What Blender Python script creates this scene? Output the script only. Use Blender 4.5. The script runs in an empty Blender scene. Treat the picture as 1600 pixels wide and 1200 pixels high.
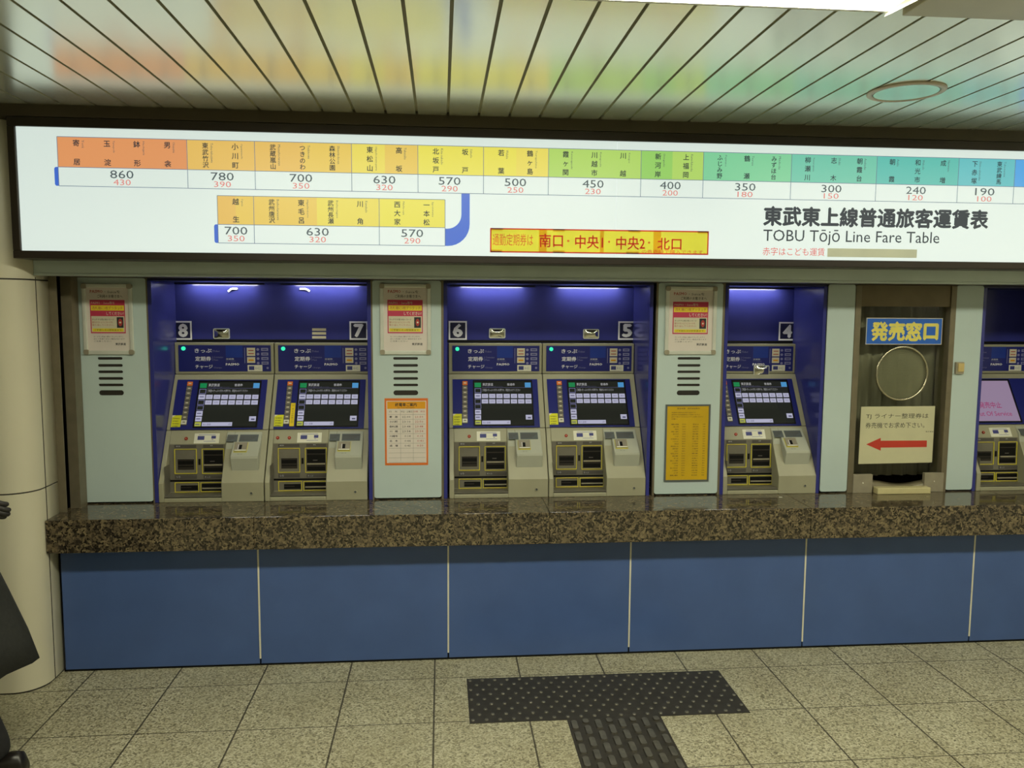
import bpy, bmesh, math, random
from mathutils import Vector, Matrix
random.seed(7)
SC = bpy.context.scene
COL = SC.collection

# ------------------------------------------------------------------ camera
F_PX = 1251.2445
CAM = Vector((1.6527, -3.7933, 1.7238))
YAW, PITCH, ROLL = -0.0883, 0.0961, 0.0064
_cy, _sy, _cp, _sp = math.cos(YAW), math.sin(YAW), math.cos(PITCH), math.sin(PITCH)
FW = Vector((-_sy * _cp, _cy * _cp, -_sp))
_r0 = Vector((_cy, _sy, 0)); _u0 = _r0.cross(FW)
RT = _r0 * math.cos(ROLL) + _u0 * math.sin(ROLL)
UP = -_r0 * math.sin(ROLL) + _u0 * math.cos(ROLL)
cd = bpy.data.cameras.new('camera'); co = bpy.data.objects.new('camera', cd); COL.objects.link(co)
cd.sensor_fit = 'HORIZONTAL'; cd.sensor_width = 36.0; cd.lens = F_PX / 1600 * 36
cd.clip_start = 0.05; cd.clip_end = 60
co.matrix_world = Matrix(((RT.x, UP.x, -FW.x, CAM.x), (RT.y, UP.y, -FW.y, CAM.y), (RT.z, UP.z, -FW.z, CAM.z), (0, 0, 0, 1)))
SC.camera = co

# ------------------------------------------------------------------ world and exposure
W = bpy.data.worlds.new('world'); SC.world = W; W.use_nodes = True
W.node_tree.nodes['Background'].inputs[0].default_value = (1.0, 0.93, 0.70, 1)
W.node_tree.nodes['Background'].inputs[1].default_value = 0.045
vs = SC.view_settings
vs.view_transform = 'Standard'; vs.look = 'None'; vs.gamma = 1; vs.use_curve_mapping = False
vs.exposure = 0.0
LAMP = 34.0            # radiance of the ceiling light strips
LAMP_FILL = 5.0        # unseen strips added behind the viewpoint for ambient light
SIGN = 0.77           # radiance of the backlit fare table
ALCOVE = 46.0          # radiance of the slim lamps in the machine alcoves
LAMP_TINT = (1.0, 0.985, 0.76)

# ------------------------------------------------------------------ materials
def lin(c):
    c = c / 255.0
    return c / 12.92 if c <= 0.04045 else ((c + 0.055) / 1.055) ** 2.4
def rgb(t): return (lin(t[0]), lin(t[1]), lin(t[2]), 1.0)
class NT:
    def __init__(s, name):
        s.m = bpy.data.materials.new(name); s.m.use_nodes = True
        s.t = s.m.node_tree; s.b = s.t.nodes['Principled BSDF']; s.out = s.t.nodes['Material Output']
    def n(s, kind, **kw):
        x = s.t.nodes.new(kind)
        for k, v in kw.items():
            if k.startswith('i_'): x.inputs[k[2:].replace('_', ' ')].default_value = v
            else: setattr(x, k, v)
        return x
    def l(s, a, b): s.t.links.new(a, b)
    def coord(s):
        if not hasattr(s, '_c'): s._c = s.n('ShaderNodeNewGeometry').outputs['Position']
        return s._c
    def math(s, op, a, b=None):
        x = s.n('ShaderNodeMath', operation=op)
        for i, v in enumerate((a, b)):
            if v is None: continue
            if isinstance(v, (int, float)): x.inputs[i].default_value = v
            else: s.l(v, x.inputs[i])
        return x.outputs[0]
    def mix(s, fac, a, b):
        x = s.n('ShaderNodeMix', data_type='RGBA')
        for i, v in ((0, fac), (6, a), (7, b)):
            if isinstance(v, (int, float, tuple)): x.inputs[i].default_value = v
            else: s.l(v, x.inputs[i])
        return x.outputs[2]
    def noise(s, scale, detail=4, rough=0.5, vec=None):
        x = s.n('ShaderNodeTexNoise'); x.inputs['Scale'].default_value = scale
        x.inputs['Detail'].default_value = detail; x.inputs['Roughness'].default_value = rough
        s.l(vec if vec is not None else s.coord(), x.inputs['Vector']); return x.outputs['Fac']
    def ramp(s, fac, stops):
        x = s.n('ShaderNodeValToRGB'); e = x.color_ramp.elements
        while len(e) < len(stops): e.new(0.5)
        for i, (p, c) in enumerate(stops): e[i].position = p; e[i].color = c
        s.l(fac, x.inputs[0]); return x.outputs[0]
M = {}
def mat(name, c, rough=0.5, metal=0.0, var=0.06, scale=14.0, spec=0.5, coat=0.0, bump=0.0, bscale=200.0, ior=1.5):
    k = NT(name); b = k.b
    c = rgb(c)
    d = tuple(max(0, x * (1 - var)) for x in c[:3]) + (1,); e = tuple(min(1, x * (1 + var)) for x in c[:3]) + (1,)
    f = k.noise(scale)
    k.l(k.ramp(f, [(0.3, d), (0.7, e)]), b.inputs['Base Color'])
    b.inputs['Roughness'].default_value = rough; b.inputs['Metallic'].default_value = metal
    b.inputs['Specular IOR Level'].default_value = spec; b.inputs['IOR'].default_value = ior
    b.inputs['Coat Weight'].default_value = coat
    if bump:
        bp = k.n('ShaderNodeBump'); bp.inputs['Strength'].default_value = bump; bp.inputs['Distance'].default_value = 0.002
        k.l(k.noise(bscale, 2), bp.inputs['Height']); k.l(bp.outputs[0], b.inputs['Normal'])
    M[name] = k.m; return k.m
def glow(name, c, s, base=(20, 20, 20), rough=0.35):
    k = NT(name); b = k.b
    b.inputs['Base Color'].default_value = rgb(base); b.inputs['Roughness'].default_value = rough
    b.inputs['Emission Color'].default_value = rgb(c); b.inputs['Emission Strength'].default_value = s
    M[name] = k.m; return k.m

# lights
k = NT('lamp_diffuser'); k.b.inputs['Base Color'].default_value = (.8, .8, .75, 1)
k.b.inputs['Emission Color'].default_value = LAMP_TINT + (1,); k.b.inputs['Emission Strength'].default_value = LAMP; M['lamp_diffuser'] = k.m
k = NT('fill_diffuser'); k.b.inputs['Base Color'].default_value = (.8, .8, .75, 1)
k.b.inputs['Emission Color'].default_value = LAMP_TINT + (1,); k.b.inputs['Emission Strength'].default_value = LAMP_FILL; M['fill_diffuser'] = k.m
glow('alcove_tube', (255, 255, 240), ALCOVE)
# sign
glow('sign_white', (229, 245, 238), SIGN, (150, 150, 150), 0.3)
for nm, c in (('orange', (246, 164, 104)), ('amber', (250, 205, 104)), ('gold', (251, 216, 100)), ('yellow', (253, 236, 100)), ('lemon', (252, 242, 92)),
              ('lime', (190, 232, 110)), ('green', (160, 224, 108)), ('mint', (134, 224, 168)), ('jade', (116, 214, 184)), ('teal', (92, 205, 190)),
              ('aqua', (100, 206, 210)), ('sky', (74, 176, 246)), ('line_blue', (58, 112, 222))):
    glow('sign_' + nm, c, SIGN, (80, 80, 80), 0.3)
glow('sign_ink', (46, 56, 66), SIGN, (12, 12, 14), 0.4)
glow('sign_grey_ink', (88, 100, 104), SIGN, (20, 20, 20), 0.4)
glow('sign_red_ink', (244, 150, 142), SIGN, (60, 20, 20), 0.4)
glow('sign_red_text', (240, 110, 104), SIGN, (60, 20, 20), 0.4)
glow('sign_rule', (120, 134, 160), SIGN, (20, 20, 20), 0.4)
def sheet(name, c, w=0.5):                   # thin paper: reflects and lets light through
    k = NT(name); t = k.n('ShaderNodeBsdfTranslucent'); d = k.n('ShaderNodeBsdfDiffuse'); x = k.n('ShaderNodeMixShader')
    f = k.ramp(k.noise(9, 3), [(0.3, tuple(v * .93 for v in rgb(c)[:3]) + (1,)), (0.7, rgb(c))])
    k.l(f, t.inputs[0]); k.l(f, d.inputs[0]); x.inputs[0].default_value = w
    k.l(d.outputs[0], x.inputs[1]); k.l(t.outputs[0], x.inputs[2]); k.l(x.outputs[0], k.out.inputs[0]); M[name] = k.m
sheet('banner_paper', (255, 248, 150), 0.92)
sheet('banner_overlap', (254, 230, 150), 0.9)
sheet('banner_ink', (250, 142, 158), 0.9)
sheet('grey_tape', (236, 232, 214), 0.85)

mat('cream_panel', (212, 206, 182), 0.32, var=0.03, scale=3)
mat('pale_panel', (192, 208, 206), 0.35, var=0.03, scale=4, bump=0.05)
mat('blue_panel', (74, 99, 154), 0.34, var=0.06, scale=5, bump=0.04)
mat('violet_liner', (54, 58, 134), 0.20, var=0.05, scale=5)
mat('violet_dark', (24, 24, 62), 0.3, var=0.05)
mat('joint_pale', (226, 222, 200), 0.6)
mat('steel', (124, 115, 94), 0.42, 0.3, var=0.10, scale=18)
mat('steel_light', (168, 160, 140), 0.36, 0.35, var=0.08, scale=25)
mat('steel_brown', (112, 100, 76), 0.4, 0.3, var=0.08, scale=12)
mat('dark_frame', (44, 36, 28), 0.35, 0.2, var=0.10, scale=8)
mat('brown_trim', (66, 58, 42), 0.45, 0.1, var=0.10, scale=8)
mat('fascia_grey', (208, 222, 218), 0.45, 0.1, var=0.05, scale=6)
mat('black', (8, 7, 7), 0.5, var=0.1, spec=0.25)
mat('slot_dark', (40, 34, 26), 0.6, var=0.15)
mat('groove', (150, 146, 120), 0.6)
mat('housing', (162, 159, 134), 0.42, var=0.04, scale=7, bump=0.08, bscale=500)
mat('housing_light', (178, 180, 164), 0.36, var=0.03, scale=7)
mat('recess_grey', (124, 120, 108), 0.38, 0.25, var=0.10, scale=12)
mat('plate_grey', (92, 98, 98), 0.4, var=0.06)
mat('label_strip', (84, 80, 76), 0.4, var=0.06)
mat('yellow_rim', (226, 214, 60), 0.45, var=0.04)
mat('machine_blue', (34, 40, 118), 0.30, var=0.05, scale=6)
mat('machine_blue_light', (30, 58, 150), 0.3)
mat('number_navy', (24, 26, 66), 0.35)
mat('white_paint', (244, 244, 250), 0.5, var=0.03)
mat('soft_white', (196, 198, 206), 0.5, var=0.03)
mat('label_white', (226, 224, 206), 0.5, var=0.03)
mat('label_cream', (214, 206, 180), 0.5, var=0.04)
mat('label_lilac', (138, 138, 176), 0.5)
mat('ink', (44, 40, 42), 0.6)
mat('ink_red', (176, 60, 52), 0.6)
mat('ink_blue', (58, 62, 128), 0.5)
mat('orange_print', (224, 116, 40), 0.5, var=0.04)
mat('amber_print', (228, 160, 24), 0.5, var=0.04)
mat('magenta_print', (196, 52, 84), 0.5, var=0.04)
mat('yellow_print', (232, 208, 44), 0.5, var=0.04)
mat('note_yellow', (222, 222, 30), 0.5, var=0.05)
mat('strip_yellow', (236, 206, 20), 0.45, var=0.05)
mat('list_gold', (206, 168, 28), 0.4, var=0.08, scale=8)
mat('paper', (222, 212, 204), 0.55, var=0.03)
mat('notice_paper', (206, 202, 166), 0.5, var=0.03)
mat('poster_frame', (222, 224, 214), 0.3, 0.3, var=0.05)
mat('sign_blue', (40, 104, 206), 0.35, var=0.03)
mat('sign_letter', (238, 226, 110), 0.45)
mat('arrow_red', (196, 60, 44), 0.5, var=0.05)
mat('ring_metal', (196, 190, 166), 0.22, 0.9)
mat('grille', (144, 138, 116), 0.5)
mat('mirror', (222, 222, 214), 0.08, 1.0, var=0.0)
mat('curtain', (150, 144, 124), 0.8, var=0.12, scale=6)
mat('tray_stone', (204, 194, 146), 0.35, var=0.06, scale=20)
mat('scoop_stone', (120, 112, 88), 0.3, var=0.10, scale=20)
mat('switch_cream', (206, 182, 120), 0.4)
mat('lamp_white', (226, 226, 214), 0.4, var=0.02)
mat('lamp_panel', (206, 200, 178), 0.35, 0.1, var=0.06, scale=5)
mat('speaker_ring', (214, 202, 186), 0.4, var=0.03)
mat('tactile', (64, 60, 52), 0.45, 0.3, var=0.22, scale=22, bump=0.15, bscale=120)
mat('tactile_worn', (104, 101, 92), 0.38, 0.4, var=0.25, scale=30)
mat('rear_wall', (186, 182, 166), 0.6)
mat('coat', (34, 35, 33), 0.85, var=0.2, scale=60, bump=0.3, bscale=400)
mat('trousers', (26, 25, 27), 0.85, var=0.2, scale=60)
mat('shoe', (24, 20, 17), 0.35)
mat('glove', (30, 26, 25), 0.6)
mat('skin', (188, 142, 116), 0.5)
mat('hair', (22, 19, 17), 0.5, var=0.3, scale=80)
glow('green_lamp', (60, 255, 190), 1.0)
mat('red_lamp', (150, 30, 26), 0.25)
mat('red_lens', (190, 110, 90), 0.2)
# screens
SCR = 0.62
glow('screen_black', (58, 61, 52), 0.35, (10, 10, 11), 0.12)
glow('screen_white', (206, 206, 234), SCR)
glow('screen_lilac', (150, 150, 206), SCR * .9)
glow('screen_green', (10, 150, 84), SCR)
glow('screen_blue', (86, 170, 232), SCR)
glow('screen_yellow', (196, 204, 84), SCR)
glow('screen_text', (190, 190, 190), SCR)
glow('screen_navy', (52, 52, 96), SCR)
glow('screen_ink', (84, 84, 120), SCR)
glow('screen_pink', (214, 186, 222), SCR * .62)
glow('screen_magenta', (196, 60, 130), SCR * .8)

# ceiling: satin painted aluminium strips
k = NT('ceiling_paint'); b = k.b
k.l(k.ramp(k.noise(2.2, 3), [(0.3, rgb((228, 230, 208))), (0.7, rgb((236, 238, 218)))]), b.inputs['Base Color'])
b.inputs['Roughness'].default_value = 0.22; b.inputs['Metallic'].default_value = 0.72; b.inputs['IOR'].default_value = 1.6
M['ceiling_paint'] = k.m
# floor: speckled terrazzo tiles 0.4 m
k = NT('floor_tile'); b = k.b
sx = k.n('ShaderNodeSeparateXYZ'); k.l(k.coord(), sx.inputs[0])
def joint(v, off, w):
    f = k.math('FRACT', k.math('DIVIDE', k.math('SUBTRACT', v, off), 0.4))
    d = k.math('ABSOLUTE', k.math('SUBTRACT', f, 0.5))
    return k.math('GREATER_THAN', d, 0.5 - w / 0.8)
jx = joint(sx.outputs[0], 0.018, 0.0075); jy = joint(sx.outputs[1], -0.1974, 0.0050)
vor = k.n('ShaderNodeTexVoronoi'); vor.inputs['Scale'].default_value = 150; k.l(k.coord(), vor.inputs['Vector'])
vs1 = k.n('ShaderNodeSeparateColor'); k.l(vor.outputs['Color'], vs1.inputs[0])
base = k.ramp(vs1.outputs[0], [(0.0, rgb((110, 106, 86))), (0.16, rgb((142, 137, 112))), (0.5, rgb((174, 168, 140))), (0.95, rgb((200, 196, 170)))])
fine = k.noise(420, 2)
base = k.mix(k.math('GREATER_THAN', fine, 0.62), base, rgb((120, 112, 90)))
blot = k.ramp(k.noise(3.0, 5, 0.6), [(0.35, (0.86, 0.84, 0.80, 1)), (0.65, (1, 1, 1, 1))])
mm = k.n('ShaderNodeMix', data_type='RGBA', blend_type='MULTIPLY'); mm.inputs[0].default_value = 1
k.l(base, mm.inputs[6]); k.l(blot, mm.inputs[7])
dirt = k.noise(7.0, 6, 0.7)
c2 = k.mix(k.math('MULTIPLY', k.math('GREATER_THAN', dirt, 0.74), 0.4), mm.outputs[2], rgb((90, 82, 62)))
c3 = k.mix(k.math('MULTIPLY', k.math('MAXIMUM', jx, jy), 0.85), c2, rgb((48, 42, 30)))
k.l(c3, b.inputs['Base Color']); b.inputs['Roughness'].default_value = 0.42
M['floor_tile'] = k.m
# granite
k = NT('granite'); b = k.b
v1 = k.n('ShaderNodeTexVoronoi'); v1.inputs['Scale'].default_value = 95; v1.inputs['Randomness'].default_value = 1
wp = k.n('ShaderNodeMix', data_type='VECTOR'); wp.inputs[0].default_value = 0.035
nz = k.n('ShaderNodeTexNoise'); nz.inputs['Scale'].default_value = 45; k.l(k.coord(), nz.inputs['Vector'])
k.l(k.coord(), wp.inputs[4]); k.l(nz.outputs['Color'], wp.inputs[5]); k.l(wp.outputs[1], v1.inputs['Vector'])
s1 = k.n('ShaderNodeSeparateColor'); k.l(v1.outputs['Color'], s1.inputs[0])
g = k.ramp(s1.outputs[0], [(0.0, rgb((34, 31, 26))), (0.24, rgb((58, 52, 43))), (0.42, rgb((88, 78, 62))), (0.75, rgb((112, 99, 76))), (1.0, rgb((132, 118, 90)))])
g2 = k.mix(k.math('GREATER_THAN', k.noise(110, 3), 0.60), g, rgb((34, 30, 24)))
k.l(g2, b.inputs['Base Color']); b.inputs['Roughness'].default_value = 0.10; b.inputs['IOR'].default_value = 1.55
M['granite'] = k.m
# glass
k = NT('glass'); tr = k.n('ShaderNodeBsdfTransparent'); gl = k.n('ShaderNodeBsdfGlossy'); mx = k.n('ShaderNodeMixShader'); fr_ = k.n('ShaderNodeFresnel')
tr.inputs[0].default_value = (0.92, 0.94, 0.90, 1); gl.inputs['Roughness'].default_value = 0.02; fr_.inputs[0].default_value = 1.5
gm_ = k.n('ShaderNodeNewGeometry'); k.l(k.math('MULTIPLY', fr_.outputs[0], k.math('SUBTRACT', 1.0, gm_.outputs['Backfacing'])), mx.inputs[0]); k.l(tr.outputs[0], mx.inputs[1]); k.l(gl.outputs[0], mx.inputs[2]); k.l(mx.outputs[0], k.out.inputs[0]); M['glass'] = k.m

# ------------------------------------------------------------------ mesh helpers
class Fr:
    """A flat face: origin, two in-plane axes and the outward normal."""
    def __init__(s, o, ux, uy): s.o, s.ux, s.uy = Vector(o), Vector(ux).normalized(), Vector(uy).normalized(); s.un = s.ux.cross(s.uy)
    def at(s, x, y, d=0.0): return s.o + s.ux * x + s.uy * y + s.un * d
    def P(s, u, v):
        d = RT * ((u - 800) / F_PX) + UP * ((600 - v) / F_PX) + FW
        h = CAM + d * ((s.o - CAM).dot(s.un) / d.dot(s.un)) - s.o
        return h.dot(s.ux), h.dot(s.uy)
    def R(s, u0, v0, u1, v1):
        a = s.P(u0, v0); b = s.P(u1, v1)
        return min(a[0], b[0]), min(a[1], b[1]), max(a[0], b[0]), max(a[1], b[1])
def wall(y): return Fr((0, y, 0), (1, 0, 0), (0, 0, 1))
def Z(ox, oy, s): return lambda X, Y: (ox + X / s, oy + Y / s)
def zr(fr, z, X0, Y0, X1, Y1): return fr.R(*z(X0, Y0), *z(X1, Y1))
WXY = Fr((0, 0, 0), (1, 0, 0), (0, 1, 0))
_tc = {}
def glyphs(body, bold=0.0, res=2):
    key = (body, res)
    if key not in _tc:
        c = bpy.data.curves.new('glyphs', 'FONT'); c.body = body; c.resolution_u = res
        o = bpy.data.objects.new('glyphs', c); m = o.to_mesh()
        _tc[key] = ([(v.co.x, v.co.y) for v in m.vertices], [tuple(p.vertices) for p in m.polygons])
        o.to_mesh_clear(); bpy.data.objects.remove(o); bpy.data.curves.remove(c)
    return _tc[key]
def shifts(b): return [(0, 0)] if b <= 0 else [(b, 0), (-b, 0), (0, b), (0, -b)]   # heavier strokes
class MB:
    def __init__(s): s.v, s.f, s.m, s.sm, s.mats = [], [], [], [], []
    def mi(s, m):
        if m not in s.mats: s.mats.append(m)
        return s.mats.index(m)
    def add(s, vs, fs, m, smooth=False):
        n = len(s.v); s.v += [Vector(v) for v in vs]; i = s.mi(m)
        for f in fs: s.f.append([n + q for q in f]); s.m.append(i); s.sm.append(smooth)
        return s
    def box(s, x0, y0, z0, x1, y1, z1, m):
        return s.add([(x, y, z) for z in (z0, z1) for y in (y0, y1) for x in (x0, x1)],
                     [(0, 2, 3, 1), (4, 5, 7, 6), (0, 1, 5, 4), (2, 6, 7, 3), (0, 4, 6, 2), (1, 3, 7, 5)], m)
    def rect(s, fr, r, d0, d1, m):
        x0, y0, x1, y1 = r
        return s.add([fr.at(x, y, d) for d in (d0, d1) for y in (y0, y1) for x in (x0, x1)],
                     [(0, 2, 3, 1), (4, 5, 7, 6), (0, 1, 5, 4), (2, 6, 7, 3), (0, 4, 6, 2), (1, 3, 7, 5)], m)
    def rim(s, fr, r, w, d0, d1, m):
        x0, y0, x1, y1 = r
        s.rect(fr, (x0, y0, x1, y0 + w), d0, d1, m); s.rect(fr, (x0, y1 - w, x1, y1), d0, d1, m)
        s.rect(fr, (x0, y0 + w, x0 + w, y1 - w), d0, d1, m); s.rect(fr, (x1 - w, y0 + w, x1, y1 - w), d0, d1, m); return s
    def poly(s, fr, pts, d0, d1, m):
        n = len(pts)
        return s.add([fr.at(x, y, d) for d in (d0, d1) for x, y in pts],
                     [tuple(range(n - 1, -1, -1)), tuple(range(n, 2 * n))] + [(i, (i + 1) % n, n + (i + 1) % n, n + i) for i in range(n)], m)
    def rrect(s, fr, r, rad, d0, d1, m, n=5):
        x0, y0, x1, y1 = r; pts = []
        for cx, cy, a in ((x1 - rad, y0 + rad, -90), (x1 - rad, y1 - rad, 0), (x0 + rad, y1 - rad, 90), (x0 + rad, y0 + rad, 180)):
            for i in range(n + 1):
                t = math.radians(a + 90 * i / n); pts.append((cx + rad * math.cos(t), cy + rad * math.sin(t)))
        return s.poly(fr, pts, d0, d1, m)
    def disc(s, fr, cx, cy, r, d0, d1, m, n=28, ry=None):
        ry = ry or r
        return s.poly(fr, [(cx + r * math.cos(2 * math.pi * i / n), cy + ry * math.sin(2 * math.pi * i / n)) for i in range(n)], d0, d1, m)
    def ring(s, fr, cx, cy, prof, m, n=48):
        """prof: closed list of (radius, depth) revolved about the frame normal"""
        k = len(prof); vs = []; fs = []
        for i in range(n):
            t = 2 * math.pi * i / n
            vs += [fr.at(cx + r * math.cos(t), cy + r * math.sin(t), d) for r, d in prof]
        for i in range(n):
            for j in range(k): fs.append((i * k + j, ((i + 1) % n) * k + j, ((i + 1) % n) * k + (j + 1) % k, i * k + (j + 1) % k))
        return s.add(vs, fs, m, True)
    def text(s, fr, body, r, d, m, bold=0.0, res=2, turn=False):
        vs, fs = glyphs(body, bold, res)
        if not vs: return s
        if turn: vs = [(y, -x) for x, y in vs]
        a0 = min(v[0] for v in vs); a1 = max(v[0] for v in vs); b0 = min(v[1] for v in vs); b1 = max(v[1] for v in vs)
        x0, y0, x1, y1 = r; kx = (x1 - x0) / max(a1 - a0, 1e-6); ky = (y1 - y0) / max(b1 - b0, 1e-6)
        for i, (ox, oy) in enumerate(shifts(bold)):
            s.add([fr.at(x0 + (v[0] - a0 + ox) * kx, y0 + (v[1] - b0 + oy) * ky, d + i * 2e-5) for v in vs], fs, m)
        return s
    def char(s, fr, ch, cx, cy, size, d, m, bold=0.0, res=2):
        vs, fs = glyphs(ch, bold, res)
        for i, (ox, oy) in enumerate(shifts(bold)):
            s.add([fr.at(cx + (x - 0.5 + ox) * size, cy + (y - 0.38 + oy) * size, d + i * 2e-5) for x, y in vs], fs, m)
        return s
    def prism(s, prof, x0, x1, m):
        """prof: closed list of (y, z) extruded along x"""
        n = len(prof)
        return s.add([(x, y, z) for x in (x0, x1) for y, z in prof],
                     [tuple(range(n)), tuple(range(2 * n - 1, n - 1, -1))] + [(i, n + i, n + (i + 1) % n, (i + 1) % n) for i in range(n)], m)
    def build(s, name, parent=None, origin=None, bevel=0.0, fix=True):
        if parent is not None: org = Vector(parent['org'])
        elif origin is not None: org = Vector(origin)
        else:
            xs = [v.x for v in s.v]; ys = [v.y for v in s.v]; zs = [v.z for v in s.v]
            org = Vector(((min(xs) + max(xs)) / 2, (min(ys) + max(ys)) / 2, min(zs)))
        me = bpy.data.meshes.new(name); me.from_pydata([v - org for v in s.v], [], s.f)
        for m in s.mats: me.materials.append(M[m])
        me.polygons.foreach_set('material_index', s.m); me.polygons.foreach_set('use_smooth', s.sm)
        if fix:
            bm = bmesh.new(); bm.from_mesh(me); bmesh.ops.recalc_face_normals(bm, faces=bm.faces); bm.to_mesh(me); bm.free()
        me.update()
        o = bpy.data.objects.new(name, me); COL.objects.link(o); o['org'] = tuple(org)
        if parent is not None: o.parent = parent
        else: o.location = org
        if bevel:
            b = o.modifiers.new('edge', 'BEVEL'); b.width = bevel; b.segments = 2; b.limit_method = 'ANGLE'; b.angle_limit = math.radians(40)
        return o
def tag(o, label, cat, group=None):
    o['label'] = label; o['category'] = cat
    if group: o['group'] = group
    return o
def struct(o): o['kind'] = 'structure'; return o
def thing(name, loc, label, cat, group=None):
    o = bpy.data.objects.new(name, None); COL.objects.link(o); o.location = loc; o['org'] = tuple(loc); o.empty_display_size = .05
    return tag(o, label, cat, group)
def kids(o): return [c for c in bpy.data.objects if c.parent == o]
def copy_tree(root, loc, label):
    r = root.copy(); COL.objects.link(r); r.location = loc; r['org'] = tuple(loc); r['label'] = label
    for ch in kids(root):
        c = ch.copy(); COL.objects.link(c); c.parent = r; c['org'] = tuple(loc)
        for g in kids(ch):
            d = g.copy(); COL.objects.link(d); d.parent = c; d['org'] = tuple(loc)
    return r
def plate_with_holes(fr, outer, holes, d0, d1, m, rad=0.012):
    """flat plate with rounded holes; outlines are rounded rectangles in the face's own axes"""
    cu = bpy.data.curves.new('plate', 'CURVE'); cu.dimensions = '2D'; cu.fill_mode = 'BOTH'; cu.extrude = abs(d1 - d0) / 2
    def loop(r, rr, n=5):
        x0, y0, x1, y1 = r; rr = min(rr, (x1 - x0) / 2 - 1e-5, (y1 - y0) / 2 - 1e-5); pts = []
        for cx, cy, a in ((x1 - rr, y0 + rr, -90), (x1 - rr, y1 - rr, 0), (x0 + rr, y1 - rr, 90), (x0 + rr, y0 + rr, 180)):
            for i in range(n + 1):
                t = math.radians(a + 90 * i / n); pts.append((cx + rr * math.cos(t), cy + rr * math.sin(t)))
        sp = cu.splines.new('POLY'); sp.points.add(len(pts) - 1); sp.use_cyclic_u = True
        for q, p in zip(sp.points, pts): q.co = (p[0], p[1], 0, 1)
    loop(outer, rad)
    for h in holes: loop(h, 9)
    o = bpy.data.objects.new('plate', cu); me = o.to_mesh()
    mb = MB(); mid = (d0 + d1) / 2
    mb.add([fr.at(v.co.x, v.co.y, mid + v.co.z) for v in me.vertices], [tuple(p.vertices) for p in me.polygons], m)
    o.to_mesh_clear(); bpy.data.objects.remove(o); bpy.data.curves.remove(cu)
    return mb

# ------------------------------------------------------------------ the setting
X0, X1, YB = -3.2, 5.6, -9.0
H = 2.5375
YP = 0.20                                  # face of the pale panels
ZC = 0.755                                 # counter top
struct(MB().box(X0, YB, -0.06, X1, 0.02, 0.0, 'floor_tile').build('floor'))
# ceiling: painted strips with open joints between them
mb = MB()
PIT = 0.1313; c0 = int((X0 - 1.683) / PIT) - 1; c1 = int((X1 - 1.683) / PIT) + 1
mb.box(X0, YB, H + 0.014, X1, 0.3, H + 0.05, 'groove')
for c in range(c0, c1):
    a = 1.683 + PIT * c + 0.0055; e = 1.683 + PIT * (c + 1) - 0.0055
    yl = -0.262
    mb.add([(a, yl, H), (e, yl, H), (e, YB, H), (a, YB, H), (a, yl, H + 0.014), (e, yl, H + 0.014), (e, YB, H + 0.014), (a, YB, H + 0.014)],
           [(0, 3, 2, 1), (0, 4, 7, 3), (1, 2, 6, 5)], 'ceiling_paint')
struct(mb.build('ceiling', fix=False))
struct(MB().box(X0, YB - .1, 0, X1, YB, H, 'rear_wall').build('wall_rear'))
struct(MB().box(X0 - .1, YB, 0, X0, 0.3, H, 'rear_wall').build('wall_left'))
struct(MB().box(X1, YB, 0, X1 + .1, 0.3, H, 'rear_wall').build('wall_right'))
struct(MB().box(-1.1, 0.60, 0, X1, 0.66, H, 'black').build('wall_back'))
struct(MB().box(X0, 0.03, 0, -1.06, 0.10, H, 'cream_panel').build('wall_front'))
# lower wall: five blue panels with pale joint strips and a dark foot
mb = MB(); mb.box(-0.115, 0.012, 0, X1, 0.05, 0.62, 'black')
js = [0.7845 + 0.8991 * i for i in range(6)]
edges = [-0.115] + js + [X1]
for a, e in zip(edges, edges[1:]):
    mb.box(a + 0.004, 0.0, 0.010, e - 0.004, 0.014, 0.618, 'blue_panel')
struct(mb.build('wall_lower'))
for i, x in enumerate(js[:5]):
    struct(MB().box(x - 0.0038, -0.002, 0.035, x + 0.0038, 0.013, 0.603, 'joint_pale').build('trim_%d' % (i + 1)))
struct(MB().box(-0.118, 0.001, 0.0, X1, 0.012, 0.010, 'black').build('baseboard_front'))
# rounded column on the left, clad in cream metal sheets with thin joints
def col_outline(off=0.0):
    xr, yf, r = -0.124 + off, -0.218 - off, 0.125 + off
    pts = [(xr, 0.038), (xr, -0.075)]
    for i in range(1, 12):
        t = math.radians(-90 * i / 12); pts.append((xr - r + r * math.cos(t), yf + r + r * math.sin(t)))
    pts += [(xr - r, yf), (-1.0, yf), (-1.12, -0.10), (-1.12, 0.038)]
    return pts
def col_piece(mb, z0, z1, off, m):
    p = col_outline(off); n = len(p)
    mb.add([(x, y, z0) for x, y in p] + [(x, y, z1) for x, y in p], [(i, n + i, n + (i + 1) % n, (i + 1) % n) for i in range(n)], m, True)
    mb.add([(x, y, z1) for x, y in p], [tuple(range(n))], m); mb.add([(x, y, z0) for x, y in p], [tuple(range(n - 1, -1, -1))], m)
mb = MB(); col_piece(mb, 0, H, -0.004, 'slot_dark')
for z0, z1 in ((0.008, 0.898), (0.9045, 1.825), (1.8315, H)):
    col_piece(mb, z0, z1, 0.0, 'cream_panel')
c = struct(mb.build('column'))
c['label'] = 'cream metal clad rounded column beside the ticket counter'
struct(MB().box(-0.1245, -0.0795, 0.008, -0.1226, -0.0750, 1.84, 'slot_dark').build('trim_6'))
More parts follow.
